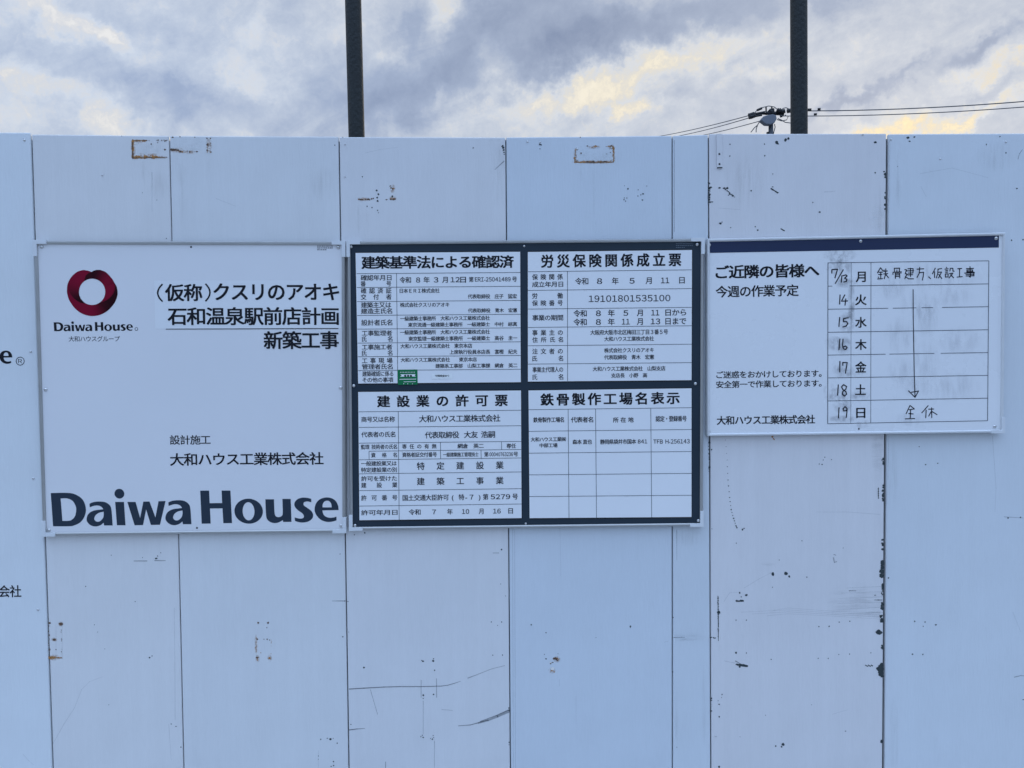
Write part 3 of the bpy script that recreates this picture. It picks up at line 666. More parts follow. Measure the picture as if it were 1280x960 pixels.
# chipped panel
f = face(p6)
br = MB()
q = [U(889.2, 210.2, -0.0015), U(904.6, 210.2, -0.0015), U(903.4, 166.4, -0.0015), U(896.4, 166.4, -0.0015)]
q = [U(*f.px(*c), f.Y - 0.0035) for c in ((896.3, 209.6), (903.2, 209.6), (902.4, 167.2), (895.6, 167.2))]
br.prism(q, f.Y - 0.0001); strap = br.build('strap_plate', P_PINK, p6, bevel=0.0006)
for c in ((899.3, 192.5), (899.4, 205)):
    mb = MB(); mb.dome(U(*c, f.Y - 0.0036), 0.0030, 0.002); mb.build('rivet', DARKSCREW, strap, smooth=True)
mb = MB(); f.seg(mb, [(896.3, 209.4), (903, 209.4)], 1.2, 0.0038); mb.build('worn_edge', BARE, strap)
chips = [(912.6, 180.2, 1.1), (955.6, 180.2, 1.1), (912.2, 195, 1.1), (956, 194.6, 1.2), (970.8, 178, 2.8), (972.2, 179.5, 1.8), (982, 174.6, 2.4), (985.6, 173, 2.0), (981.5, 176, 1.5), (1094, 178, 1.6, 1.6), (1094, 216, 1.3), (899.3, 235, 1.5, 1.3), (910.6, 244, 1.0), (939, 238.5, 1.2), (1016, 253, 1.0), (1024.6, 265, 1.5), (900.6, 279.2, 1.7, 1.3), (902.6, 277.6, .9), (913.4, 284.6, .9), (944.3, 283.3, 1.1), (947, 287.7, 1.3), (966, 217.5, .8), (1105, 214.5, 1.0, 2)]
chips += [(905 + 1.15 * i + random.uniform(-.6, .6), 234.5 + 1.08 * i + random.uniform(-.7, .7), random.uniform(.5, 1.7), 1.2) for i in range(12)] + [(909, 235, 1.5, 1.6)]
chips += [(964 + i, 235.8 + .62 * i, random.uniform(.8, 1.3), 1.4) for i in range(9)] + [(966, 233.6, .7, 2)] + [(976.5 + i, 286 + .6 * i, .9, 1.3) for i in range(5)]
chips += edge([(886.6, 228), (886.8, 253)], 22, .6, 1.3, .5) + [(888.5, 234.2, 1.2, 1.8), (890, 252.4, .9, 3)]
specks(f, chips, BARE, p6)
low = [(889.4, 562, 1.4), (928, 662, 1.5), (930, 660.5, .8, 1.8), (920.3, 679, .9), (1027.6, 580.5, 1.0), (1024, 580, .9), (1031, 571.5, .9), (1029, 575, .8), (1039.5, 574.5, .8), (1102.5, 575, 1.3, .7), (966, 717.6, 2.8), (982.4, 717, 2.8), (986.6, 720.6, 1.7), (1008.6, 721.4, .9), (965.6, 734, .8), (924.6, 741.2, 1.5), (932.8, 743.8, 1.6, 1.4), (926.6, 746, 1.0), (898.6, 765.5, 3.0, 1.0), (920, 775.2, 1.0), (933, 775.2, 1.0), (920, 815.8, .9), (933, 816.2, 1.0), (1023.6, 783.2, 1.0), (1036.4, 783, 1.1), (1049, 777.6, 1.0), (1062.3, 776.6, 1.0), (1022.8, 823, .9), (1035.3, 823, 1.0), (1048.6, 818, .8), (1062, 817.6, .9), (964, 824.2, 1.0), (1002.4, 676, .8), (902.6, 868, 1.2, .7), (898.8, 880.4, 1.1, 1.4), (897.6, 876, .8), (899, 896, 1.5, .7), (969.6, 932.6, 1.4), (978.6, 930.6, 2.6), (977, 933.5, 1.4), (889.6, 888.5, 1.1, .6), (899, 958.6, 1.8), (902, 872, .6), (1014.6, 881, .7), (925, 921, .6), (957, 894, .7), (920, 816, 1.6), (1088.5, 816, .8), (1057, 914, .7, 2.2), (974, 700, .8), (890, 661, .6), (1054, 685, .7)]
low += [(921 + 1.3 * i, 743.5 + .3 * math.sin(i) + 7.7, random.uniform(1.2, 1.9), 1.4) for i in range(7)]
low += [(921 + 1.5 * i, 830.5 + .25 * i, random.uniform(1.3, 2.2), 1.5) for i in range(9)] + [(924.5, 833.5, 1.6)]
t = [(907, 550), (909, 575), (910, 600), (912, 622), (914, 637), (917, 648), (920, 657), (921.5, 661)]
for i in range(len(t) - 1):
    for k in range(3): a, b = t[i], t[i + 1]; low.append((a[0] + (b[0] - a[0]) * k / 3, a[1] + (b[1] - a[1]) * k / 3, random.uniform(.7, 1.15) if i > 1 else random.uniform(.4, .75), 1.3))
low += edge([(886.4, 546), (886.6, 592)], 26, .5, 1.1, .35) + edge([(897.5, 745), (898, 801)], 34, .5, .95, .25) + edge([(889, 796.5), (894.5, 798)], 8, .5, 1.0, .4) + edge([(889.2, 870), (889.4, 890)], 9, .4, 1.0, .4)
# bare steel along the right seam
def seam_x(y): return 1108.3 + (1103.3 - 1108.3) * (y - 167) / 793
for (y0, y1, w, n) in [(571, 580, 1.3, 7), (605, 626, 1.6, 14), (674, 688, 2.0, 9), (700, 722, 4.2, 34), (704, 718, 3.0, 10), (728, 746, 1.6, 12), (753, 762, 3.0, 12), (768, 777, 3.4, 12), (806, 812, 1.4, 4), (830, 846, 7.5, 40), (925, 930, 1.6, 5), (215, 225, 1.0, 5), (234, 262, .8, 7)]:
    for _ in range(n):
        y = random.uniform(y0, y1); low.append((seam_x(y) - 1.2 - abs(random.gauss(0, .5)) * w * .7, y, random.uniform(.9, 1.5) * (1 + w * .14), 1.1))
low += [(1097.6, 790.4, 3.6, 1.1), (1098.5, 789, 3.4, 1.1), (1099.5, 791, 3.4, 1.0), (1101, 791, 2.6)] + [(1082 + i * 1.2, 831.5 + (i % 3) * .7, .9, 1.2) for i in range(8)] + [(1098, 610 + i * 1.4, .8 + .3 * (i % 2)) for i in range(10)] + [(1094, 744, .8, 2.5), (1098, 750, .8, 2.5)]
specks(f, low, BARE, p6)
specks(f, [(965.6, 546, 1.6, 1.2), (966.8, 548.6, 1.3), (968, 549.5, .8)], RUST, p6, 'rust_patch', 0.0007)
screws(f, [(894.8, 920), (1078.5, 168.2)], p6, 0.0030)
ln = [([(920 + random.uniform(0, 60), 763 + i * 2.2), (985, 760 + i * 2.4), (1040, 764 + i * 2), (1100, 766 + i * 2.6)], random.uniform(.5, .9), random.uniform(.4, .8)) for i in range(4)]
ln += [([(1030 + random.uniform(0, 40), 735 + i * 6.5), (1104, 733 + i * 6.5)], .5, .8) for i in range(6)]
mb = MB(); f.seg(mb, [(897.4, 745), (897.7, 764), (898, 784)], .8, .0005, 1.1); f.seg(mb, [(898, 787), (897.9, 801)], 1.0, .0005, .5); mb.build('paint_chip', BARE, p6)
ln += [([(905, 752), (912, 741), (926, 740)], .9, .5), ([(930, 735), (950, 723), (964, 716)], .9, .5), ([(1020, 640), (1060, 640), (1100, 643)], .6, .9), ([(1030, 240), (1044, 239)], 1.2, .8), ([(905, 826), (919, 829)], .9, 1.2), ([(898, 260), (925, 262)], .6, .5), ([(1040, 893), (1060, 887)], .7, .5), ([(1042, 696), (1044, 702)], 1, 1)]
strokes(f, ln, SCUFFL, p6)
strokes(f, [([(1061, 738.5), (1070, 738.5)], .9, .6), ([(1042, 693), (1045, 694)], .8, .8), ([(1041.5, 697), (1043, 703), (1046, 702)], .7, .7), ([(919, 826), (926, 830)], 1.2, .6), ([(1093, 750), (1103, 750)], .8, 1.0)], SCUFFD, p6, lift=0.0006)
smears(f, [(1070, 752, 40, 26), (1095, 767, 14, 6), (960, 705, 10, 3), (1098, 562, 10, 40)], GRIME, p6, 'grime')
smears(f, [(1097, 273, 12, 18)], PALEP, p6, 'worn_paint')
smears(f, [(930, 225, 30, 40), (1100, 260, 8, 40)], DRIP, p6, 'rust_run')
# right panel
f = face(p7)
screws(f, [(1113.8, 174.6), (1175.2, 198.6), (1257.5, 177.6)], p7, 0.0030)
specks(f, [(1135, 172.2, 1.9, 1.3), (1143, 171.2, 1.2, 1.2), (1137, 176.5, 1.0, 1.6), (1257.4, 191, 1.2), (1233, 180.6, 1.1), (1271, 235.6, 1.1, 1.3), (1264.4, 300.2, 1.2), (1278.6, 299.4, 1.3), (1157, 580.8, 1.1), (1172.2, 579.2, 1.1), (1149, 558.4, .9), (1110.6, 722.4, 1.1), (1143.4, 776.6, 1.1), (1156.3, 777.4, 1.1), (1154, 783, .8), (1169.8, 781, 1.2, 1.4), (1140.6, 817.8, 1.2, 1.2), (1153.6, 818, 1.1), (1260.2, 647.4, 1.2), (1275.6, 646.6, 1.1), (1279, 874.6, 1.0), (1122, 208, .7), (1250, 170.6, 1.0)], BARE, p7)
strokes(f, [([(1278, 187), (1274.5, 192), (1272.5, 199)], .8, .6), ([(1268, 846.5), (1276, 844.5), (1282, 845)], 1.0, .8), ([(1255, 646), (1279, 647.5)], .7, .5)], SCUFF, p7)
strokes(f, [([(1240.6, 545), (1243, 580), (1245, 610), (1243.6, 640)], .9, .6), ([(1150, 217), (1190, 210), (1235, 222)], .7, .5), ([(1151, 233), (1158, 246)], .7, .5), ([(1266, 765), (1276, 790)], .8, .5), ([(1112.5, 170), (1110.5, 290)], .9, .9), ([(1111, 545), (1110, 600)], .8, .5)], SCUFFL, p7)
smears(f, [(1116, 590, 8, 44), (1245, 196, 30, 20), (1123, 225, 4, 40), (1117, 920, 8, 50)], DRIP, p7, 'rust_run')
# printed sheet
f = face(p0)
mb = MB(); wordmark(f, mb, (15.5 - 191.6, 455.6), (15.5, 454.3)); mb.build('wordmark', INK, p0)
mb = MB(); f.text(mb, '大和ハウス工業株式会社', 27 - 14.3 * 11, 26.6, 733, 747, 0.012); mb.build('company_name', INK, p0)
mb = MB(); f.ring(mb, 25.2, 451.4, 5.0, .8)
f.text(mb, 'R', 22.8, 27.6, 448.4, 454.6, 0.0); mb.build('registered_mark', INK2, p0)
screws(f, [(30.6, 175.2), (38.4, 439.6), (41.6, 598), (47.6, 762)], p0, 0.0038)
strokes(f, [([(29, 943), (36, 951), (42, 956)], .8, .5)], SCUFFL, p0)

# ------------------------------------------------------------------ signs
def sign(name, label, o_tl, o_tr, o_bl, o_br, face_mat, rail_mat, rw=4.6, caps=(1, 1, 1, 1), capw=17, caph=20, cat='sign'):
    """board edged with an aluminium rail; corners are measured pixels of the rail's outer edge"""
    c = (U(*o_bl) + U(*o_br)) / 2
    root = empty(name, (c.x, -0.010, c.z)); tag(root, label, cat)
    YF = -0.015
    k = rw * (CAM.y * -1) / FPX
    TL, TR, BL, BR = (U(*q_, 0.0) for q_ in (o_tl, o_tr, o_bl, o_br))
    ux = (TR - TL).normalized(); bx = (BR - BL).normalized(); lz = (TL - BL).normalized(); rz = (TR - BR).normalized()
    def at(p, y): return Vector((p.x, y, p.z))
    i_tl, i_tr, i_bl, i_br = TL + ux * k - lz * k, TR - ux * k - rz * k, BL + bx * k + lz * k, BR - bx * k + rz * k
    mb = MB(); e_ = 0.002
    mb.prism([at(i_bl - bx * e_ - lz * e_, YF), at(i_br + bx * e_ - rz * e_, YF), at(i_tr + ux * e_ + rz * e_, YF), at(i_tl - ux * e_ + lz * e_, YF)], -0.004)
    mb.build('board', face_mat, root)
    # rail: rounded outer lip sloping to the board
    mb = MB()
    def bar(a, b, ia, ib):
        sec = lambda o, i: [at(o, -0.0045), at(o + (i - o) * .12, -0.017), at(o + (i - o) * .38, -0.0205), at(o + (i - o) * .72, -0.0205), at(i, -0.0175), at(i, -0.0045)]
        A, B = sec(a, ia), sec(b, ib); n = len(A)
        mb.add(A + B, [(j, (j + 1) % n, n + (j + 1) % n, n + j) for j in range(n)] + [tuple(range(n - 1, -1, -1)), tuple(range(n, 2 * n))])
    bar(TL, TR, i_tl, i_tr); bar(TR, BR, i_tr, i_br); bar(BR, BL, i_br, i_bl); bar(BL, TL, i_bl, i_tl)
    fr = mb.build('frame', rail_mat, root)
    m2 = (CAM.y * -1) / FPX
    for on, P, dx, dz, ix in zip(caps, (TL, TR, BR, BL), (ux, -ux, -bx, bx), (-lz, -rz, rz, lz), (i_tl, i_tr, i_br, i_bl)):
        if not on: continue
        o = P - (dx + dz) * 0.0008; kk = k + 0.0006; Lx, Lz = capw * m2, caph * m2
        pts = [o, o + dx * Lx, o + dx * Lx + dz * kk, o + dx * kk + dz * kk, o + dx * kk + dz * Lz, o + dz * Lz]
        pts = [at(p, -0.0222) for p in pts]
        ar = sum(pts[i].x * pts[(i + 1) % 6].z - pts[(i + 1) % 6].x * pts[i].z for i in range(6))
        if ar < 0: pts.reverse()
        q_ = MB(); q_.prism(pts, -0.0046); q_.build('corner_cap', CAP, root, bevel=0.0008)
    return root, Sheet(YF, o_tl, o_tr, o_bl, o_br)
def zoomed(sh_, org, sc, tl=None, tr=None, bl=None, br=None, Y=None):
    return Sheet(Y if Y is not None else sh_.Y, tl or sh_.tl, tr or sh_.tr, bl or sh_.bl, br or sh_.br, org, sc)

# ---- sign with the project name
sg, sf = sign('project_sign', 'square white sign with crimson ring emblem and large slate wordmark along its bottom', (46.4, 301.6), (433.4, 302.6), (57.6, 668.6), (434.2, 664.2), WHITE, RAIL)
z6 = zoomed(sf, (190, 345), 5.333)
mb = MB(); z6.quad(mb, [(22, 352), (1262, 347), (1262, 28), (15, 30)], 0.0003); mb.build('name_sticker', mat('name_sticker_vinyl', (0.795, 0.81, 0.83), 0.35), sg)
mb = MB(); B_ = 0.020
z6.row(mb, [('（', 35 - 52, 72), ('仮称', 88, 335), ('）', 355, 390 + 52), ('クスリのアオキ', 418, 1240)], 57, 166, B_, lift=0.0008) if False else None
def paren(sh_, mb_, x0, x1, y0, y1, left, w, lift):
    pts = []
    for i in range(11):
        a = -1 + 2 * i / 10; b = 1 - a * a
        pts.append(((x1 - (x1 - x0) * b) if left else (x0 + (x1 - x0) * b), (y0 + y1) / 2 + a * (y1 - y0) / 2))
    sh_.seg(mb_, pts, w, lift)
paren(z6, mb, 38, 68, 56, 168, True, 1.9, 0.0008); paren(z6, mb, 358, 386, 54, 166, False, 1.9, 0.0008)
z6.text(mb, '仮称', 90, 334, 60, 166, B_, lift=0.0008); z6.text(mb, 'クスリのアオキ', 412, 1246, 52, 164, B_, lift=0.0008)
z6.text(mb, '石和温泉駅前店計画', 107, 1243, 216, 326, B_, lift=0.0008)
z6.seg(mb, [(92, 354), (1243, 350)], 0.9, 0.0008)
z6.text(mb, '新築工事', 748, 1243, 376, 486, B_, lift=0.0008)
mb.build('project_name', INK, sg)
z = zoomed(sf, (0, 290), 2.461)
mb = MB(); z.text(mb, '設計施工', 523, 648, 627, 654, 0.010); z.text(mb, '大和ハウス工業株式会社', 524, 995, 683, 719, 0.016); mb.build('builder_name', INK, sg)
mb = MB(); wordmark(sf, mb, (65.05, 657.9), (423.55, 651.5)); mb.build('large_wordmark', LOGO, sg)
z = zoomed(sf, (60, 325), 8.346)
mb = MB(); wordmark(sf, mb, (67.4, 413.9), (166.1, 413.2), 0.955); z.ring(mb, 922, 720, 15, .55); mb.build('small_wordmark', INK, sg)
mb = MB(); z.text(mb, '大和ハウスグループ', 216, 750, 797, 852, 0.0); mb.build('group_name', INK2, sg)
mb = MB()
for i, (x0, x1) in enumerate([(396.5, 416), (396.5, 416), (396.5, 408)]):
    x = x0
    while x < x1:
        d = random.uniform(1.0, 2.2); sf.seg(mb, [(x, 307.6 + 2.3 * i), (min(x + d, x1), 307.6 + 2.3 * i)], 1.0); x += d + random.uniform(.4, .8)
mb.build('fine_print', INK2, sg)
# emblem: twisted ring
RO = [(-2, 207), (5, 222), (12, 234), (21, 244), (34, 250), (50, 247), (66, 251), (81, 263), (95, 267), (110, 263), (128, 256), (149, 254), (180, 253), (194, 251), (220, 249), (239, 249), (254, 256), (273, 263), (288, 268), (305, 267), (322, 261), (337, 247), (347, 228), (353, 217), (358, 207)]
def Rout(th):
    th = th if th <= 358 else th - 360
    for (a, ra), (b, rb) in zip(RO, RO[1:]):
        if a <= th <= b:
            t_ = (th - a) / (b - a); t_ = t_ * .5 + t_ * t_ * (3 - 2 * t_) * .5; return ra + (rb - ra) * t_
    return 207
def sst(a, b, x):
    t_ = max(0., min(1., (x - a) / (b - a))); return t_ * t_ * (3 - 2 * t_)
def tone(th, q_):
    """the printed shading of the emblem, 0 dark to 1 crimson"""
    s_ = th - 360 if th > 320 else th
    if -36 <= s_ < 0 and q_ < (s_ + 36) / 36: return 0.10
    if s_ >= 0 and th < 70: return 0.08 + .9 * sst(4, 62, th) * (1 - .35 * q_ * sst(50, 70, th))
    if 70 <= th < 142:
        qb = 1 - (th - 70) / 72
        return 0.06 + .2 * sst(120, 142, th) * (1 - q_) if q_ > qb else .98 - .35 * sst(.75, 1.0, q_ / max(qb, .01))
    if 142 <= th < 213: return .08 + .9 * sst(132, 186, th)
    if 213 <= th < 286 and q_ >= .08 + .92 * (th - 213) / 73: return .95 - .2 * sst(250, 286, th)
    return .07 + .93 * sst(238, 312, th) * (1 - .25 * sst(345, 358, th))
me = bpy.data.meshes.new('emblem'); vs, fs, cols = [], [], []
NT, NR = 240, 20
for i in range(NT):
    th = 360.0 * i / NT
    for j in range(NR + 1):
        q_ = j / NR; r_ = 137 + (Rout(th) - 137) * q_
        vs.append(U(*z.px(460 + r_ * math.sin(math.radians(th)), 332 - r_ * math.cos(math.radians(th))), sf.Y - 0.0004) - sg.location)
        k_ = tone(th, q_); cols.append((0.011 + .205 * k_, 0.001 + .002 * k_, 0.003 + .022 * k_, 1))
for i in range(NT):
    for j in range(NR):
        a, b = i * (NR + 1) + j, ((i + 1) % NT) * (NR + 1) + j; fs.append((a, a + 1, b + 1, b))
me.from_pydata(vs, [], fs)
ca = me.color_attributes.new('print', 'FLOAT_COLOR', 'POINT')
for d_, c_ in zip(ca.data, cols): d_.color = c_
EM_M = bpy.data.materials.new('emblem_print'); EM_M.use_nodes = True
n_ = EM_M.node_tree.nodes.new('ShaderNodeVertexColor'); n_.layer_name = 'print'
EM_M.node_tree.links.new(n_.outputs[0], EM_M.node_tree.nodes['Principled BSDF'].inputs[0])
EM_M.node_tree.nodes['Principled BSDF'].inputs['Roughness'].default_value = 0.4
EM_M.node_tree.nodes['Principled BSDF'].inputs['Specular IOR Level'].default_value = 0.12
me.materials.append(EM_M)
eo = bpy.data.objects.new('emblem', me); COL.objects.link(eo); eo.parent = sg
SR = 0.0058
screws(sf, [(52.2, 308.6), (422.6, 309.2), (57, 487), (425.8, 484.8), (61.2, 662.6), (426.6, 657.2)], sg, SR, h=0.004)
screws(sf, [(238.8, 308.7), (246.2, 659.8)], sg, 0.0030, DARKSCREW, 0.002)

# ---- permit board
bd, bf_ = sign('permit_board', 'dark slate notice board carrying four white permit sheets in ruled tables', (435.0, 302.6), (878.6, 298.8), (438.4, 661.4), (877.2, 656.4), SLATE, RAIL, rw=4.2, cat='notice board')
screws(bf_, [(438.8, 308.4), (871.4, 305.6), (442.2, 482.2), (869.2, 479.6), (443.8, 656.8), (873, 650.8)], bd, 0.0052, h=0.004)
screws(bf_, [(655.2, 307.6), (657.2, 654.6)], bd, 0.0034, SCREW, 0.002)
def permit(label, tl, tr, bl, br, org, sc):
    YS = bf_.Y - 0.0016
    o = (U(*bl, YS) + U(*br, YS)) / 2
    mb = MB(); mb.prism([U(*bl, YS), U(*br, YS), U(*tr, YS), U(*tl, YS)], bf_.Y - 0.0002)
    p = mb.build('permit_sheet', WHITE2, bd, label)
    sh_ = Sheet(YS, tl, tr, bl, br, org, sc)
    # black border round the sheet, painted in for its shadow gap
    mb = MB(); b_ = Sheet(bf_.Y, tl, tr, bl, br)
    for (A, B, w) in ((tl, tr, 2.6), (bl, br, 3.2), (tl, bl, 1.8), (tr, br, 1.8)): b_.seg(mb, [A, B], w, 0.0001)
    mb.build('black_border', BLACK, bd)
    return p, sh_
LW = 0.62
# sheet A
pa, s_ = permit('white sheet headed as building standards confirmation, with a green sticker', (444.4, 316.2), (650.2, 314.7), (447.7, 479.4), (651.0, 477.7), (430, 295), 4.922)
mb = MB(); s_.text(mb, '建築基準法による確認済', 110, 1043, 130, 202, 0.028); mb.build('heading', INK, pa)
mb = MB(); b = 0.011
T = lambda t, x0, x1, y0, y1, cw=None, bo=None: s_.text(mb, t, x0, x1, y0, y1, b if bo is None else bo, cw)
T('確認年月日', 103, 292, 242, 274); T('番号', 103, 290, 279, 311, 31); T('確認済証', 104, 292, 322, 354, 34); T('交付者', 104, 292, 360, 392, 34)
T('建築主又は', 105, 290, 410, 442); T('建造主氏名', 105, 296, 447, 479); T('設計者氏名', 107, 297, 517, 551); T('工事監理者', 110, 296, 583, 614); T('氏名', 110, 298, 619, 651, 34)
T('工事施工者', 110, 297, 669, 700); T('氏名', 110, 298, 705, 737, 34); T('工事現場', 111, 298, 752, 784, 35); T('管理者氏名', 111, 299, 790, 821); T('建築確認に係る', 113, 303, 834, 864); T('その他の事項', 113, 303, 872, 901)
mb.build('row_labels', INK2, pa)
mb = MB(); b = 0.013
s_.row(mb, [('令和', 343, 412), ('8', 444, 468), ('年', 490, 527), ('3', 553, 580), ('月', 605, 638), ('12', 656, 712), ('日', 716, 750)], 254, 290, b)
s_.row(mb, [('第', 769, 797), ('ERI-25041489', 806, 1025), ('号', 1035, 1063)], 253, 283, b)
T('日本ＥＲＩ株式会社', 343, 588, 325, 351); T('代表取締役　庄子　猛宏', 762, 1063, 360, 386); T('株式会社クスリのアオキ', 345, 648, 412, 438); T('代表取締役　青木　宏憲', 763, 1066, 447, 472)
T('一級建築士事務所　大和ハウス工業株式会社', 346, 897, 496, 522); T('東京流通一級建築士事務所　一級建築士　中村　綜真', 395, 1065, 535, 560); T('一級建築士事務所　大和ハウス工業株式会社', 346, 897, 581, 607); T('東京監理一級建築士事務所　一級建築士　高谷　圭一', 397, 1066, 620, 646)
T('大和ハウス工業株式会社　東京本店', 348, 788, 666, 692); T('上席執行役員本店長　富樫　紀夫', 650, 1066, 702, 728); T('大和ハウス工業株式会社　　東京本店', 349, 817, 751, 776); T('建築系工事部　山梨工事課　網倉　英二', 563, 1067, 788, 813)
mb.build('row_entries', INK2, pa)
mb = MB()
for y in (230, 315, 402, 487, 571, 657, 741, 826): s_.hline(mb, 74 + y * .015, 1083 + y * .006, y, 325, LW)
s_.seg(mb, [(323, 230), (331, 907)], LW); mb.build('table_lines', LINE, pa)
z7 = Sheet(s_.Y, s_.tl, s_.tr, s_.bl, s_.br, (485, 455), 13.47)
mb = MB(); z7.quad(mb, [(168, 352), (499, 345), (495, 92), (160, 97)], 0.0010); st = mb.build('green_sticker', GREEN, pa)
mb = MB(); z7.quad(mb, [(206, 214), (468, 210), (446, 190), (466, 170), (208, 174), (228, 193)], 0.0014); z7.quad(mb, [(195, 263), (474, 258), (473, 249), (194, 253)], 0.0014); z7.quad(mb, [(265, 304), (468, 301), (467, 293), (264, 296)], 0.0014)
for x in range(205, 465, 26): z7.seg(mb, [(x, 140 - (x - 205) * .012), (x + 13, 140 - (x - 205) * .012)], 0.9, 0.0014)
for x in (265, 332, 410): z7.seg(mb, [(x - 6, 333), (x + 6, 333)], 0.8, 0.0014)
mb.build('sticker_print', STICK, st)
mb = MB()
for x in (290, 337, 385): z7.seg(mb, [(x - 17, 196), (x + 17, 195)], 2.0, 0.0018); z7.seg(mb, [(x - 8, 205), (x + 12, 204)], 1.4, 0.0018)
mb.build('sticker_lettering', BARE, st)
mb = MB(); z7.quad(mb, [(742, 252), (1085, 246), (1082, 160), (740, 165)], 0.0008); ws = mb.build('white_sticker', STICK, pa)
mb = MB(); z7.text(mb, '中間検査あり', 795, 1030, 183, 218, 0.008, lift=0.0012); mb.build('sticker_lettering', INK2, ws)
# sheet B
pb, s_ = permit('white sheet headed as labour insurance notice, top right of the board', (659.8, 315.0), (865.0, 312.5), (659.9, 477.0), (864.4, 475.2), (650, 295), 4.922)
mb = MB(); s_.text(mb, '労災保険関係成立票', 132, 990, 120, 194, 0.028, 76); mb.build('heading', INK, pb)
mb = MB(); b = 0.011
T('保険関係', 75, 263, 237, 270, 34); T('成立年月日', 75, 265, 283, 315); T('労働', 75, 263, 353, 386, 34); T('保険番号', 75, 263, 398, 430, 34); T('事業の期間', 76, 265, 488, 521); T('事業主の', 76, 263, 580, 612, 34); T('住所氏名', 76, 265, 624, 655, 34); T('注文者の', 76, 263, 695, 727, 34); T('氏名', 76, 265, 739, 771, 34); T('事業主代理人の', 77, 265, 808, 839); T('氏名', 77, 266, 853, 885, 34)
mb.build('row_labels', INK2, pb)
mb = MB(); b = 0.013
s_.row(mb, [('令和', 340, 420), ('8', 474, 505), ('年', 566, 606), ('5', 674, 705), ('月', 773, 810), ('11', 868, 918), ('日', 980, 1013)], 260, 300, 0.010)
s_.text(mb, '19101801535100', 423, 925, 364, 410, 0.006)
s_.row(mb, [('令和', 330, 410), ('8', 468, 497), ('年', 542, 582), ('5', 637, 665), ('月', 720, 755), ('11', 808, 857), ('日から', 895, 1022)], 458, 497, 0.012)
s_.row(mb, [('令和', 330, 410), ('8', 468, 497), ('年', 542, 582), ('11', 627, 675), ('月', 720, 755), ('13', 805, 862), ('日まで', 895, 1022)], 511, 551, 0.012)
T('大阪府大阪市北区梅田三丁目３番５号', 433, 910, 580, 609); T('大和ハウス工業株式会社', 519, 824, 621, 648); T('株式会社クスリのアオキ', 518, 823, 691, 718); T('代表取締役　青木　宏憲', 518, 825, 734, 761); T('大和ハウス工業株式会社　山梨支店', 448, 894, 805, 832); T('支店長　小野　高', 561, 782, 846, 872)
mb.build('row_entries', INK2, pb)
mb = MB()
for y in (217, 332, 447, 560, 673, 786): s_.hline(mb, 50, 1056, y, 292, LW)
s_.seg(mb, [(292, 217), (293, 892)], LW); mb.build('table_lines', LINE, pb)
# sheet C
pc, s_ = permit('white sheet headed as construction licence, bottom left of the board', (447.7, 490.0), (651.2, 488.1), (449.3, 650.3), (652.0, 647.6), (430, 480), 5.191)
mb = MB(); s_.text(mb, '建設業の許可票', 217, 1060, 80, 150, 0.028, 82); mb.build('heading', INK, pc)
mb = MB(); b = 0.011
T('商号又は名称', 113, 330, 214, 248); T('代表者の氏名', 113, 333, 312, 346); T('監理 技術者の氏名', 110, 344, 395, 424); T('資格名', 176, 344, 448, 477, 30); T('一般建設業又は', 111, 341, 503, 532); T('特定建設業の別', 111, 343, 544, 574); T('許可を受けた', 112, 344, 600, 631); T('建設業', 112, 346, 642, 674, 34); T('許可番号', 112, 346, 724, 757, 36); T('許可年月日', 112, 347, 820, 852)
mb.build('row_labels', INK2, pc)
mb = MB(); b = 0.013
T('大和ハウス工業株式会社', 488, 1014, 206, 249); s_.row(mb, [('代表取締役', 526, 747), ('大友', 780, 868), ('浩嗣', 890, 980)], 312, 353, b)
T('専任の有無', 378, 600, 392, 421, 30); T('網倉　英二', 737, 907, 389, 418); T('専任', 1055, 1116, 388, 417)
T('資格者証交付番号', 378, 602, 446, 475); T('一級建築施工管理技士', 643, 873, 446, 473); s_.row(mb, [('第', 910, 938), ('00040763236', 944, 1096), ('号', 1100, 1129)], 443, 472, b)
T('特定建設業', 474, 1035, 511, 557, 50); T('建築工事業', 474, 1035, 611, 656, 50)
s_.row(mb, [('国土交通大臣許可', 381, 680), ('(', 700, 711), ('特', 745, 780), ('-', 788, 799), ('7', 816, 840), (')', 874, 885), ('第', 902, 936), ('5279', 952, 1078), ('号', 1093, 1128)], 722, 758, b)
s_.row(mb, [('令和', 421, 497), ('7', 573, 597), ('年', 670, 705), ('10', 766, 812), ('月', 875, 905), ('16', 968, 1017), ('日', 1067, 1096)], 815, 850, 0.012)
mb.build('row_entries', INK2, pc)
mb = MB()
for y in (178, 279, 381, 489, 580, 689, 789): s_.hline(mb, 94 + y * .008, 1148 + y * .004, y, 353, LW)
s_.hline(mb, 162, 1149, 434, 353, LW)
s_.seg(mb, [(352, 178), (358, 881)], LW); s_.seg(mb, [(162, 436), (163, 491)], LW); s_.seg(mb, [(626, 378), (627, 486)], LW); s_.seg(mb, [(1022, 374), (1023, 427)], LW); s_.seg(mb, [(889, 428), (890, 483)], LW)
mb.build('table_lines', LINE, pc)
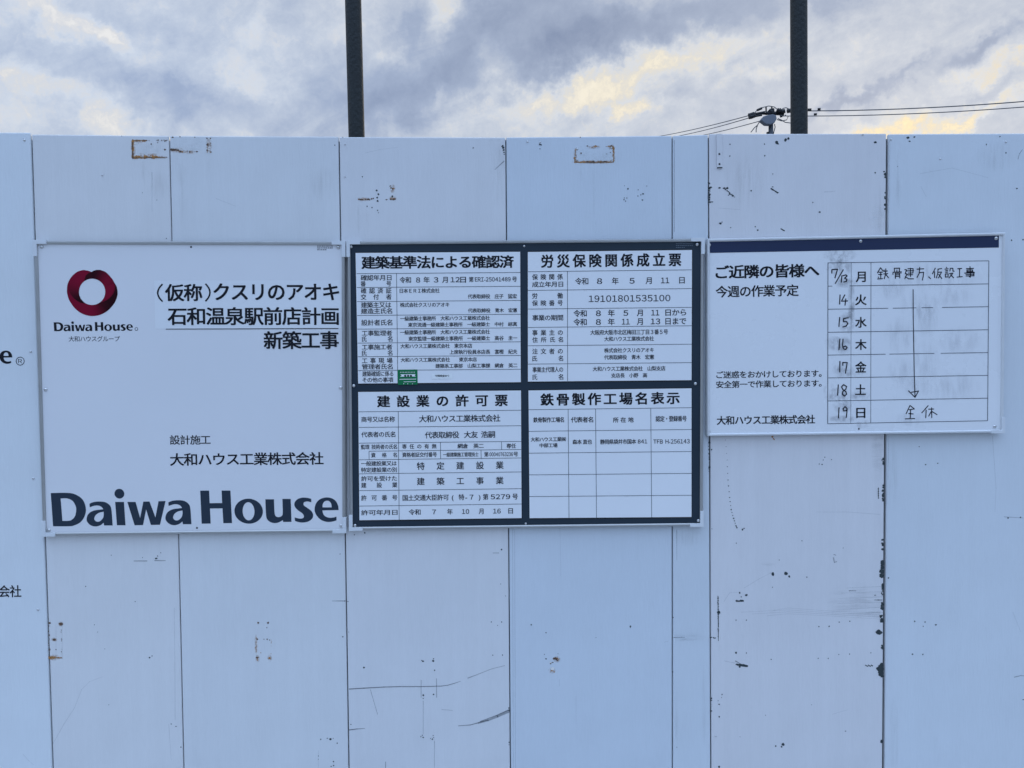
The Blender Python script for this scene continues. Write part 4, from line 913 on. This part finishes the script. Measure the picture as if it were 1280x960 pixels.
# sheet D
pd, s_ = permit('white sheet headed as steel fabrication factory notice, three rows left empty', (660.6, 488.1), (864.4, 485.4), (662.0, 647.7), (864.4, 646.2), (650, 480), 5.1875)
mb = MB(); s_.text(mb, '鉄骨製作工場名表示', 135, 1033, 67, 140, 0.028, 84); mb.build('heading', INK, pd)
mb = MB(); b = 0.016
T('鉄骨製作工場名', 87, 285, 218, 250); T('代表者名', 331, 474, 216, 250); T('所在地', 604, 736, 218, 250, 35); T('認定・登録番号', 880, 1080, 210, 244)
mb.build('column_headings', INK2, pd)
mb = MB()
T('大和ハウス工業㈱', 70, 298, 347, 374); T('中部工場', 127, 243, 386, 412); s_.row(mb, [('森本', 341, 400), ('直也', 408, 466)], 362, 391, b); s_.row(mb, [('静岡県袋井市国本', 520, 753), ('841', 764, 825)], 361, 391, b); T('TFB H-256143', 865, 1100, 358, 390, None, 0.012)
mb.build('row_entries', INK2, pd)
mb = MB()
for y in (163.5, 304, 446, 587, 728): s_.hline(mb, 55, 1112, y, 312, LW)
for x in (312, 490, 848): s_.seg(mb, [(x, 163.5 - (x - 312) * .0075), (x + 6, 869 - (x - 312) * .0075)], LW)
mb.build('table_lines', LINE, pd)
mb = MB()
for i, (x0, x1) in enumerate([(845, 866), (845, 866), (845, 856)]):
    x = x0
    while x < x1:
        d = random.uniform(1.0, 2.2); bf_.seg(mb, [(x, 304.6 + 2.4 * i), (min(x + d, x1), 304.6 + 2.4 * i)], .8); x += d + random.uniform(.4, .8)
mb.build('fine_print', mat('grey_print', (0.12, 0.15, 0.19), 0.5), bd)

# ---- weekly schedule board
wb, wf = sign('schedule_board', 'white marker board with navy top band and handwritten weekly work timetable', (881.6, 299.2), (1252.4, 291.2), (881.6, 545.0), (1250.2, 540.4), WHITE3, RAILL, rw=3.8, caps=(0, 0, 1, 0), cat='notice board')
mb = MB(); wf.quad(mb, [(885.4, 316.2), (1248.6, 309.4), (1248.7, 294.6), (885.2, 302.4)], 0.0004); mb.build('navy_band', NAVY, wb)
screws(wf, [(886.4, 306.2), (1245, 297.8), (885.6, 538.8), (1243.2, 533.0)], wb, 0.0056, h=0.004)
screws(wf, [(1075.8, 301.4)], wb, 0.0050, SCREW, 0.003); screws(wf, [(1075.6, 301.4)], wb, 0.0022, DARKSCREW, 0.0036); screws(wf, [(1073.6, 536)], wb, 0.0026, DARKSCREW, 0.002)
s_ = zoomed(wf, (870, 285), 3.122)
mb = MB(); s_.text(mb, 'ご近隣の皆様へ', 78, 480, 150, 198, 0.026); s_.text(mb, '今週の作業予定', 78, 400, 229, 271, 0.016)
s_.text(mb, 'ご迷惑をおかけしております。', 80, 490, 561, 587, 0.012); s_.text(mb, '安全第一で作業しております。', 79, 490, 599, 625, 0.012); s_.text(mb, '大和ハウス工業株式会社', 82, 464, 736, 768, 0.020)
mb.build('notice_lettering', INK, wb)
mb = MB()
for t_, x0, x1, y0, y1 in (('月', 624, 662, 171, 211), ('火', 622, 665, 262, 301), ('水', 622, 665, 350, 389), ('木', 622, 665, 437, 476), ('金', 622, 664, 524, 565), ('土', 622, 662, 613, 653), ('日', 626, 660, 702, 742)):
    s_.text(mb, t_, x0, x1, y0, y1, 0.018)
mb.build('weekday_lettering', INK, wb)
mb = MB()
for i, (yl, yr) in enumerate(((136, 128), (227, 218), (317, 307), (407, 397), (496, 486), (585, 575), (675, 664), (764, 752))):
    xe = 1143 - 5 * (yr - 128) / 624
    if i == 1: segs = ((515, 532), (600, xe))
    elif i == 2: segs = ((515, 750), (768, 860), (880, 925), (960, xe))
    elif i == 4: segs = ((515, 740), (755, 930), (955, xe))
    else: segs = ((514, xe),)
    for a, c in segs: q2 = lambda x: yl + (yr - yl) * (x - 515) / 628; s_.seg(mb, [(a, q2(a)), (c, q2(c))], .75)
s_.seg(mb, [(515, 136), (514, 764)], .9); s_.seg(mb, [(1143, 128), (1138, 752)], .8)
s_.seg(mb, [(683, 134), (682, 760)], .6); s_.seg(mb, [(606, 135), (604, 762)], .4)
mb.build('table_lines', LINE, wb)
mb = MB(); h1 = Sheet(wf.Y, wf.tl, wf.tr, wf.bl, wf.br, (1030, 325), 9.143); h2 = Sheet(wf.Y, wf.tl, wf.tr, wf.bl, wf.br, (1030, 425), 9.143)
LW2 = 1.4
for st_ in ([(90, 150), (90, 110), (155, 105), (125, 205)], [(222, 108), (128, 270)], [(205, 175), (197, 258)], [(215, 180), (250, 170), (265, 182), (235, 208), (262, 220), (258, 243), (225, 252)],
            [(184, 395), (178, 508)], [(238, 398), (200, 470), (270, 468)], [(250, 440), (240, 520)], [(180, 652), (170, 765)], [(278, 660), (225, 668), (222, 705), (258, 704), (272, 728), (252, 755), (215, 765)]): h1.seg(mb, st_, LW2)
for st_ in ([(182, -15), (170, 115)], [(218, -10), (212, 60), (222, 100), (250, 108), (264, 85), (245, 68), (215, 85)], [(182, 240), (180, 370)], [(215, 290), (215, 258), (265, 258), (245, 380)], [(164, 508), (155, 635)],
            [(255, 530), (225, 510), (200, 535), (215, 565), (250, 590), (258, 620), (235, 640), (210, 620), (215, 590), (250, 560), (258, 530)], [(172, 770), (165, 895)], [(265, 785), (240, 762), (218, 785), (225, 810), (250, 808), (265, 790), (255, 885)]): h2.seg(mb, st_, LW2)
mb.build('handwritten_dates', MARK, wb)
mb = MB(); h3 = Sheet(wf.Y, wf.tl, wf.tr, wf.bl, wf.br, (1090, 325), 9.143); h4 = Sheet(wf.Y, wf.tl, wf.tr, wf.bl, wf.br, (1120, 480), 18.286)
K1 = [[(100, 85), (60, 150)], [(100, 90), (125, 125)], [(75, 140), (125, 138)], [(70, 165), (120, 165)], [(100, 140), (100, 215)], [(70, 190), (75, 205)], [(60, 217), (125, 212)], [(140, 110), (135, 130)], [(130, 130), (180, 125)], [(130, 160), (185, 155)], [(158, 100), (155, 165), (140, 215)], [(160, 165), (190, 205)],
      [(255, 95), (258, 135)], [(255, 95), (315, 93), (312, 135)], [(285, 110), (285, 135)], [(240, 165), (240, 140), (335, 135), (330, 152)], [(265, 150), (268, 215)], [(265, 152), (315, 150), (318, 205)], [(270, 170), (310, 168)], [(270, 188), (312, 186)],
      [(410, 100), (470, 98), (468, 150)], [(395, 125), (480, 122)], [(410, 150), (470, 148)], [(400, 170), (470, 168)], [(440, 90), (440, 195)], [(375, 110), (395, 112), (380, 155), (400, 160), (375, 215)], [(380, 190), (420, 215), (475, 215)],
      [(545, 80), (545, 100)], [(510, 105), (595, 100)], [(545, 105), (540, 150), (515, 200)], [(545, 145), (590, 140), (585, 190), (575, 230)], [(645, 190), (672, 215)],
      [(725, 90), (690, 160)], [(715, 130), (715, 205)], [(750, 105), (800, 97)], [(755, 105), (750, 160), (735, 205)], [(755, 140), (795, 138), (760, 205)], [(760, 160), (800, 215)],
      [(850, 80), (855, 92)], [(830, 105), (875, 100)], [(838, 122), (870, 120)], [(838, 140), (870, 138)], [(840, 160), (840, 195), (870, 192), (870, 158), (840, 160)], [(895, 95), (890, 130)], [(895, 95), (925, 95), (925, 125), (940, 130)], [(885, 155), (925, 150), (880, 205)], [(895, 165), (935, 205)],
      [(975, 100), (1030, 97)], [(1002, 100), (1000, 190)], [(968, 195), (1035, 190)],
      [(1075, 100), (1165, 95)], [(1085, 115), (1150, 113), (1150, 130), (1085, 132), (1085, 115)], [(1055, 150), (1175, 145)], [(1080, 140), (1165, 138), (1165, 180), (1075, 182)], [(1070, 165), (1160, 163)], [(1120, 75), (1125, 195), (1110, 190)]]
for st_ in K1: h3.seg(mb, st_, 1.2)
for st_ in ([(320, 490), (230, 685)], [(320, 490), (420, 570), (300, 590)], [(335, 590), (325, 790)], [(285, 675), (400, 685)], [(205, 797), (435, 790)], [(740, 490), (585, 665)], [(690, 590), (680, 780)], [(740, 575), (870, 572)], [(815, 535), (818, 775)], [(810, 620), (745, 740)], [(825, 630), (945, 705)]): h4.seg(mb, st_, 1.2)
mb.build('handwritten_entries', MARK, wb)
mb = MB(); wf.seg(mb, [(1141.4, 362), (1141.6, 400), (1142.4, 440), (1142.8, 470), (1143.8, 496)], 1.1)
h4.seg(mb, [(285, 155), (435, 305), (515, 160), (350, 190)], 1.2); mb.build('handwritten_arrow', MARK, wb)
smears(s_, [(560, 150, 60, 40), (560, 105, 70, 30), (580, 215, 50, 20), (590, 370, 36, 45), (580, 460, 34, 40), (575, 555, 45, 35), (640, 570, 30, 12), (560, 650, 45, 30), (640, 655, 45, 20), (570, 695, 40, 30), (570, 745, 60, 16), (650, 765, 36, 18), (520, 640, 25, 40), (540, 450, 40, 30), (606, 300, 16, 120)], SMUDGE, wb, 'marker_smudge')
smears(s_, [(910, 190, 230, 60), (760, 245, 60, 40), (900, 360, 60, 70), (870, 300, 90, 60), (900, 520, 55, 90), (800, 420, 70, 80), (1000, 270, 90, 40), (1010, 620, 110, 60), (860, 620, 90, 40), (800, 560, 60, 60), (840, 745, 80, 30), (1030, 440, 90, 60)], SMUDGEV, wb, 'marker_smudge', 0.00022)

# ------------------------------------------------------------------ posts behind the fence
def post(label, top, low, r):
    a = U(*top, 0.06); b_ = U(*low, 0.06); d_ = (a - b_) / (a.z - b_.z)
    base = b_ + d_ * (0.0 - b_.z); tip = b_ + d_ * (3.05 - b_.z)
    root = empty('steel_post', base); tag(root, label, 'post', 'pipe posts behind the hoarding')
    n = 24; mb = MB(); mb.tube([base + (tip - base) * i / n for i in range(n + 1)], r, 20)
    mb.build('pipe', STEELPIPE, root, smooth=True)
    c = MB(); z_ = 2.96
    q2 = base + d_ * z_; c.tube([q2, q2 + d_ * 0.06], r * 1.12, 20); c.build('pipe_cap', STEELPIPE, root, smooth=False)
post('dark weathered pipe post standing behind the panels left of centre, slightly leaning', (441.4, 0), (445.8, 170), 0.0245)
post('dark weathered pipe post standing behind the chipped panel, beside the utility pole', (998.4, 0), (998.9, 167), 0.0248)

# ------------------------------------------------------------------ utility pole and lines far behind
YP = 34.0
KP = (YP - CAM.y) / FPX
pc_ = U(963.6, 150, YP)
up_ = empty('utility_pole', (pc_.x, YP, 0)); tag(up_, 'distant utility pole crowned with a grey switch box and insulators, beside the right post', 'utility pole')
mb = MB(); top_ = U(963.2, 148, YP); mb.tube([(pc_.x, YP, 0), (pc_.x, YP, 6), (pc_.x, YP, top_.z)], .17, 14, .105); mb.build('pole_shaft', CONC, up_, smooth=True)
P = lambda x, y, dy=0.0: U(820 + x / 5.818, 110 + y / 5.818, YP + dy)
# switch box: faceted drum hung on the near side
mb = MB()
out = [P(762, 232, -.35), P(782, 205, -.35), P(812, 196, -.35), P(850, 190, -.35), P(874, 196, -.35), P(880, 222, -.35), P(862, 254, -.35), P(835, 264, -.35), P(800, 262, -.35)]
out.reverse()
mb.prism(out, YP - .02); mb.build('switch_box', GREYBOX, up_, bevel=0.03)
mb = MB()
mb.tube([P(780, 186, .1), P(930, 192, .1)], .055, 6); mb.tube([P(690, 192, .1), P(940, 176, .1)], .045, 6)
mb.tube([P(800, 135, .1), P(802, 196, .1)], .035, 6); mb.tube([P(842, 138, .1), P(842, 190, .1)], .035, 6); mb.tube([P(905, 180, .1), P(912, 212, .1)], .06, 6)
mb.build('crossarm', GEAR, up_)
for pts, r_ in (([P(672, 198), P(684, 196), P(714, 186)], .085), ([P(676, 212), P(690, 210), P(716, 200)], .10), ([P(735, 162), P(770, 147)], .055), ([P(880, 158), P(895, 166), P(908, 160)], .10), ([P(905, 170), P(925, 168), P(935, 164)], .085), ([P(955, 168), P(978, 164)], .10), ([P(820, 160), P(840, 178)], .10), ([P(800, 182), P(870, 182)], .075), ([P(725, 188), P(790, 176)], .055), ([P(718, 206), P(770, 196)], .05), ([P(850, 150), P(852, 176)], .07)):
    mb = MB(); mb.tube(pts, r_, 8); mb.build('insulator', GEAR, up_)
mb = MB()
for pts in ([P(714, 186), P(735, 160), P(775, 142), P(820, 131), P(860, 138), P(885, 158)], [P(716, 200), P(740, 182), P(790, 170), P(850, 182)], [P(905, 165), P(925, 148), P(945, 143), P(965, 152), P(975, 165)], [P(885, 222), P(910, 232), P(940, 250), P(978, 255)], [P(880, 230), P(915, 240), P(950, 232), P(962, 205)], [P(756, 240), P(738, 270), P(715, 290), P(690, 322)], [P(738, 270), P(728, 300), P(728, 322)], [P(862, 262), P(866, 285), P(856, 322)], [P(905, 200), P(930, 205), P(945, 196)]):
    mb.tube(pts, .022, 5)
mb.build('jumper_cable', CABLE, up_)
mb = MB(); mb.tube([P(806, 330), P(832, 322), P(856, 330)], .06, 6); mb.build('step_bracket', GEAR, up_)
def wire(label, a, b_, ya, yb, sag, r=0.021, group='power lines on the utility pole', sleeves=()):
    A, B = U(*a, ya), U(*b_, yb); n = 14
    pts = [A + (B - A) * (i / n) - Vector((0, 0, sag * 4 * (i / n) * (1 - i / n))) for i in range(n + 1)]
    root = MB(); root.tube(pts, r, 6)
    o = root.build('power_line', CABLE); tag(o, label, 'cable', group)
    for t0, t1, rr in sleeves:
        m_ = MB(); m_.tube([A + (B - A) * t0, A + (B - A) * t1], rr, 8); m_.build('sleeve', GEAR, o)
wire('uppermost thin cable sloping down to the left from the utility pole', (937, 144.2), (790, 175.0), YP, 60, 0.15)
wire('middle thin cable sloping down to the left from the utility pole', (939, 146.6), (815, 174.8), YP, 60, 0.15)
wire('lowest thin cable at the left, running down from the grey switch box', (951, 151), (845, 174.6), YP, 60, 0.1)
wire('upper cable running right from the utility pole behind the post', (986, 138.6), (1420, 113.2), YP, 29, 0.22, 0.023, sleeves=((.055, .075, .06), (.095, .105, .055)))
wire('lower cable running right from the utility pole behind the post', (980, 145.0), (1420, 120.6), YP, 29, 0.22, 0.020, sleeves=((.097, .107, .05),))
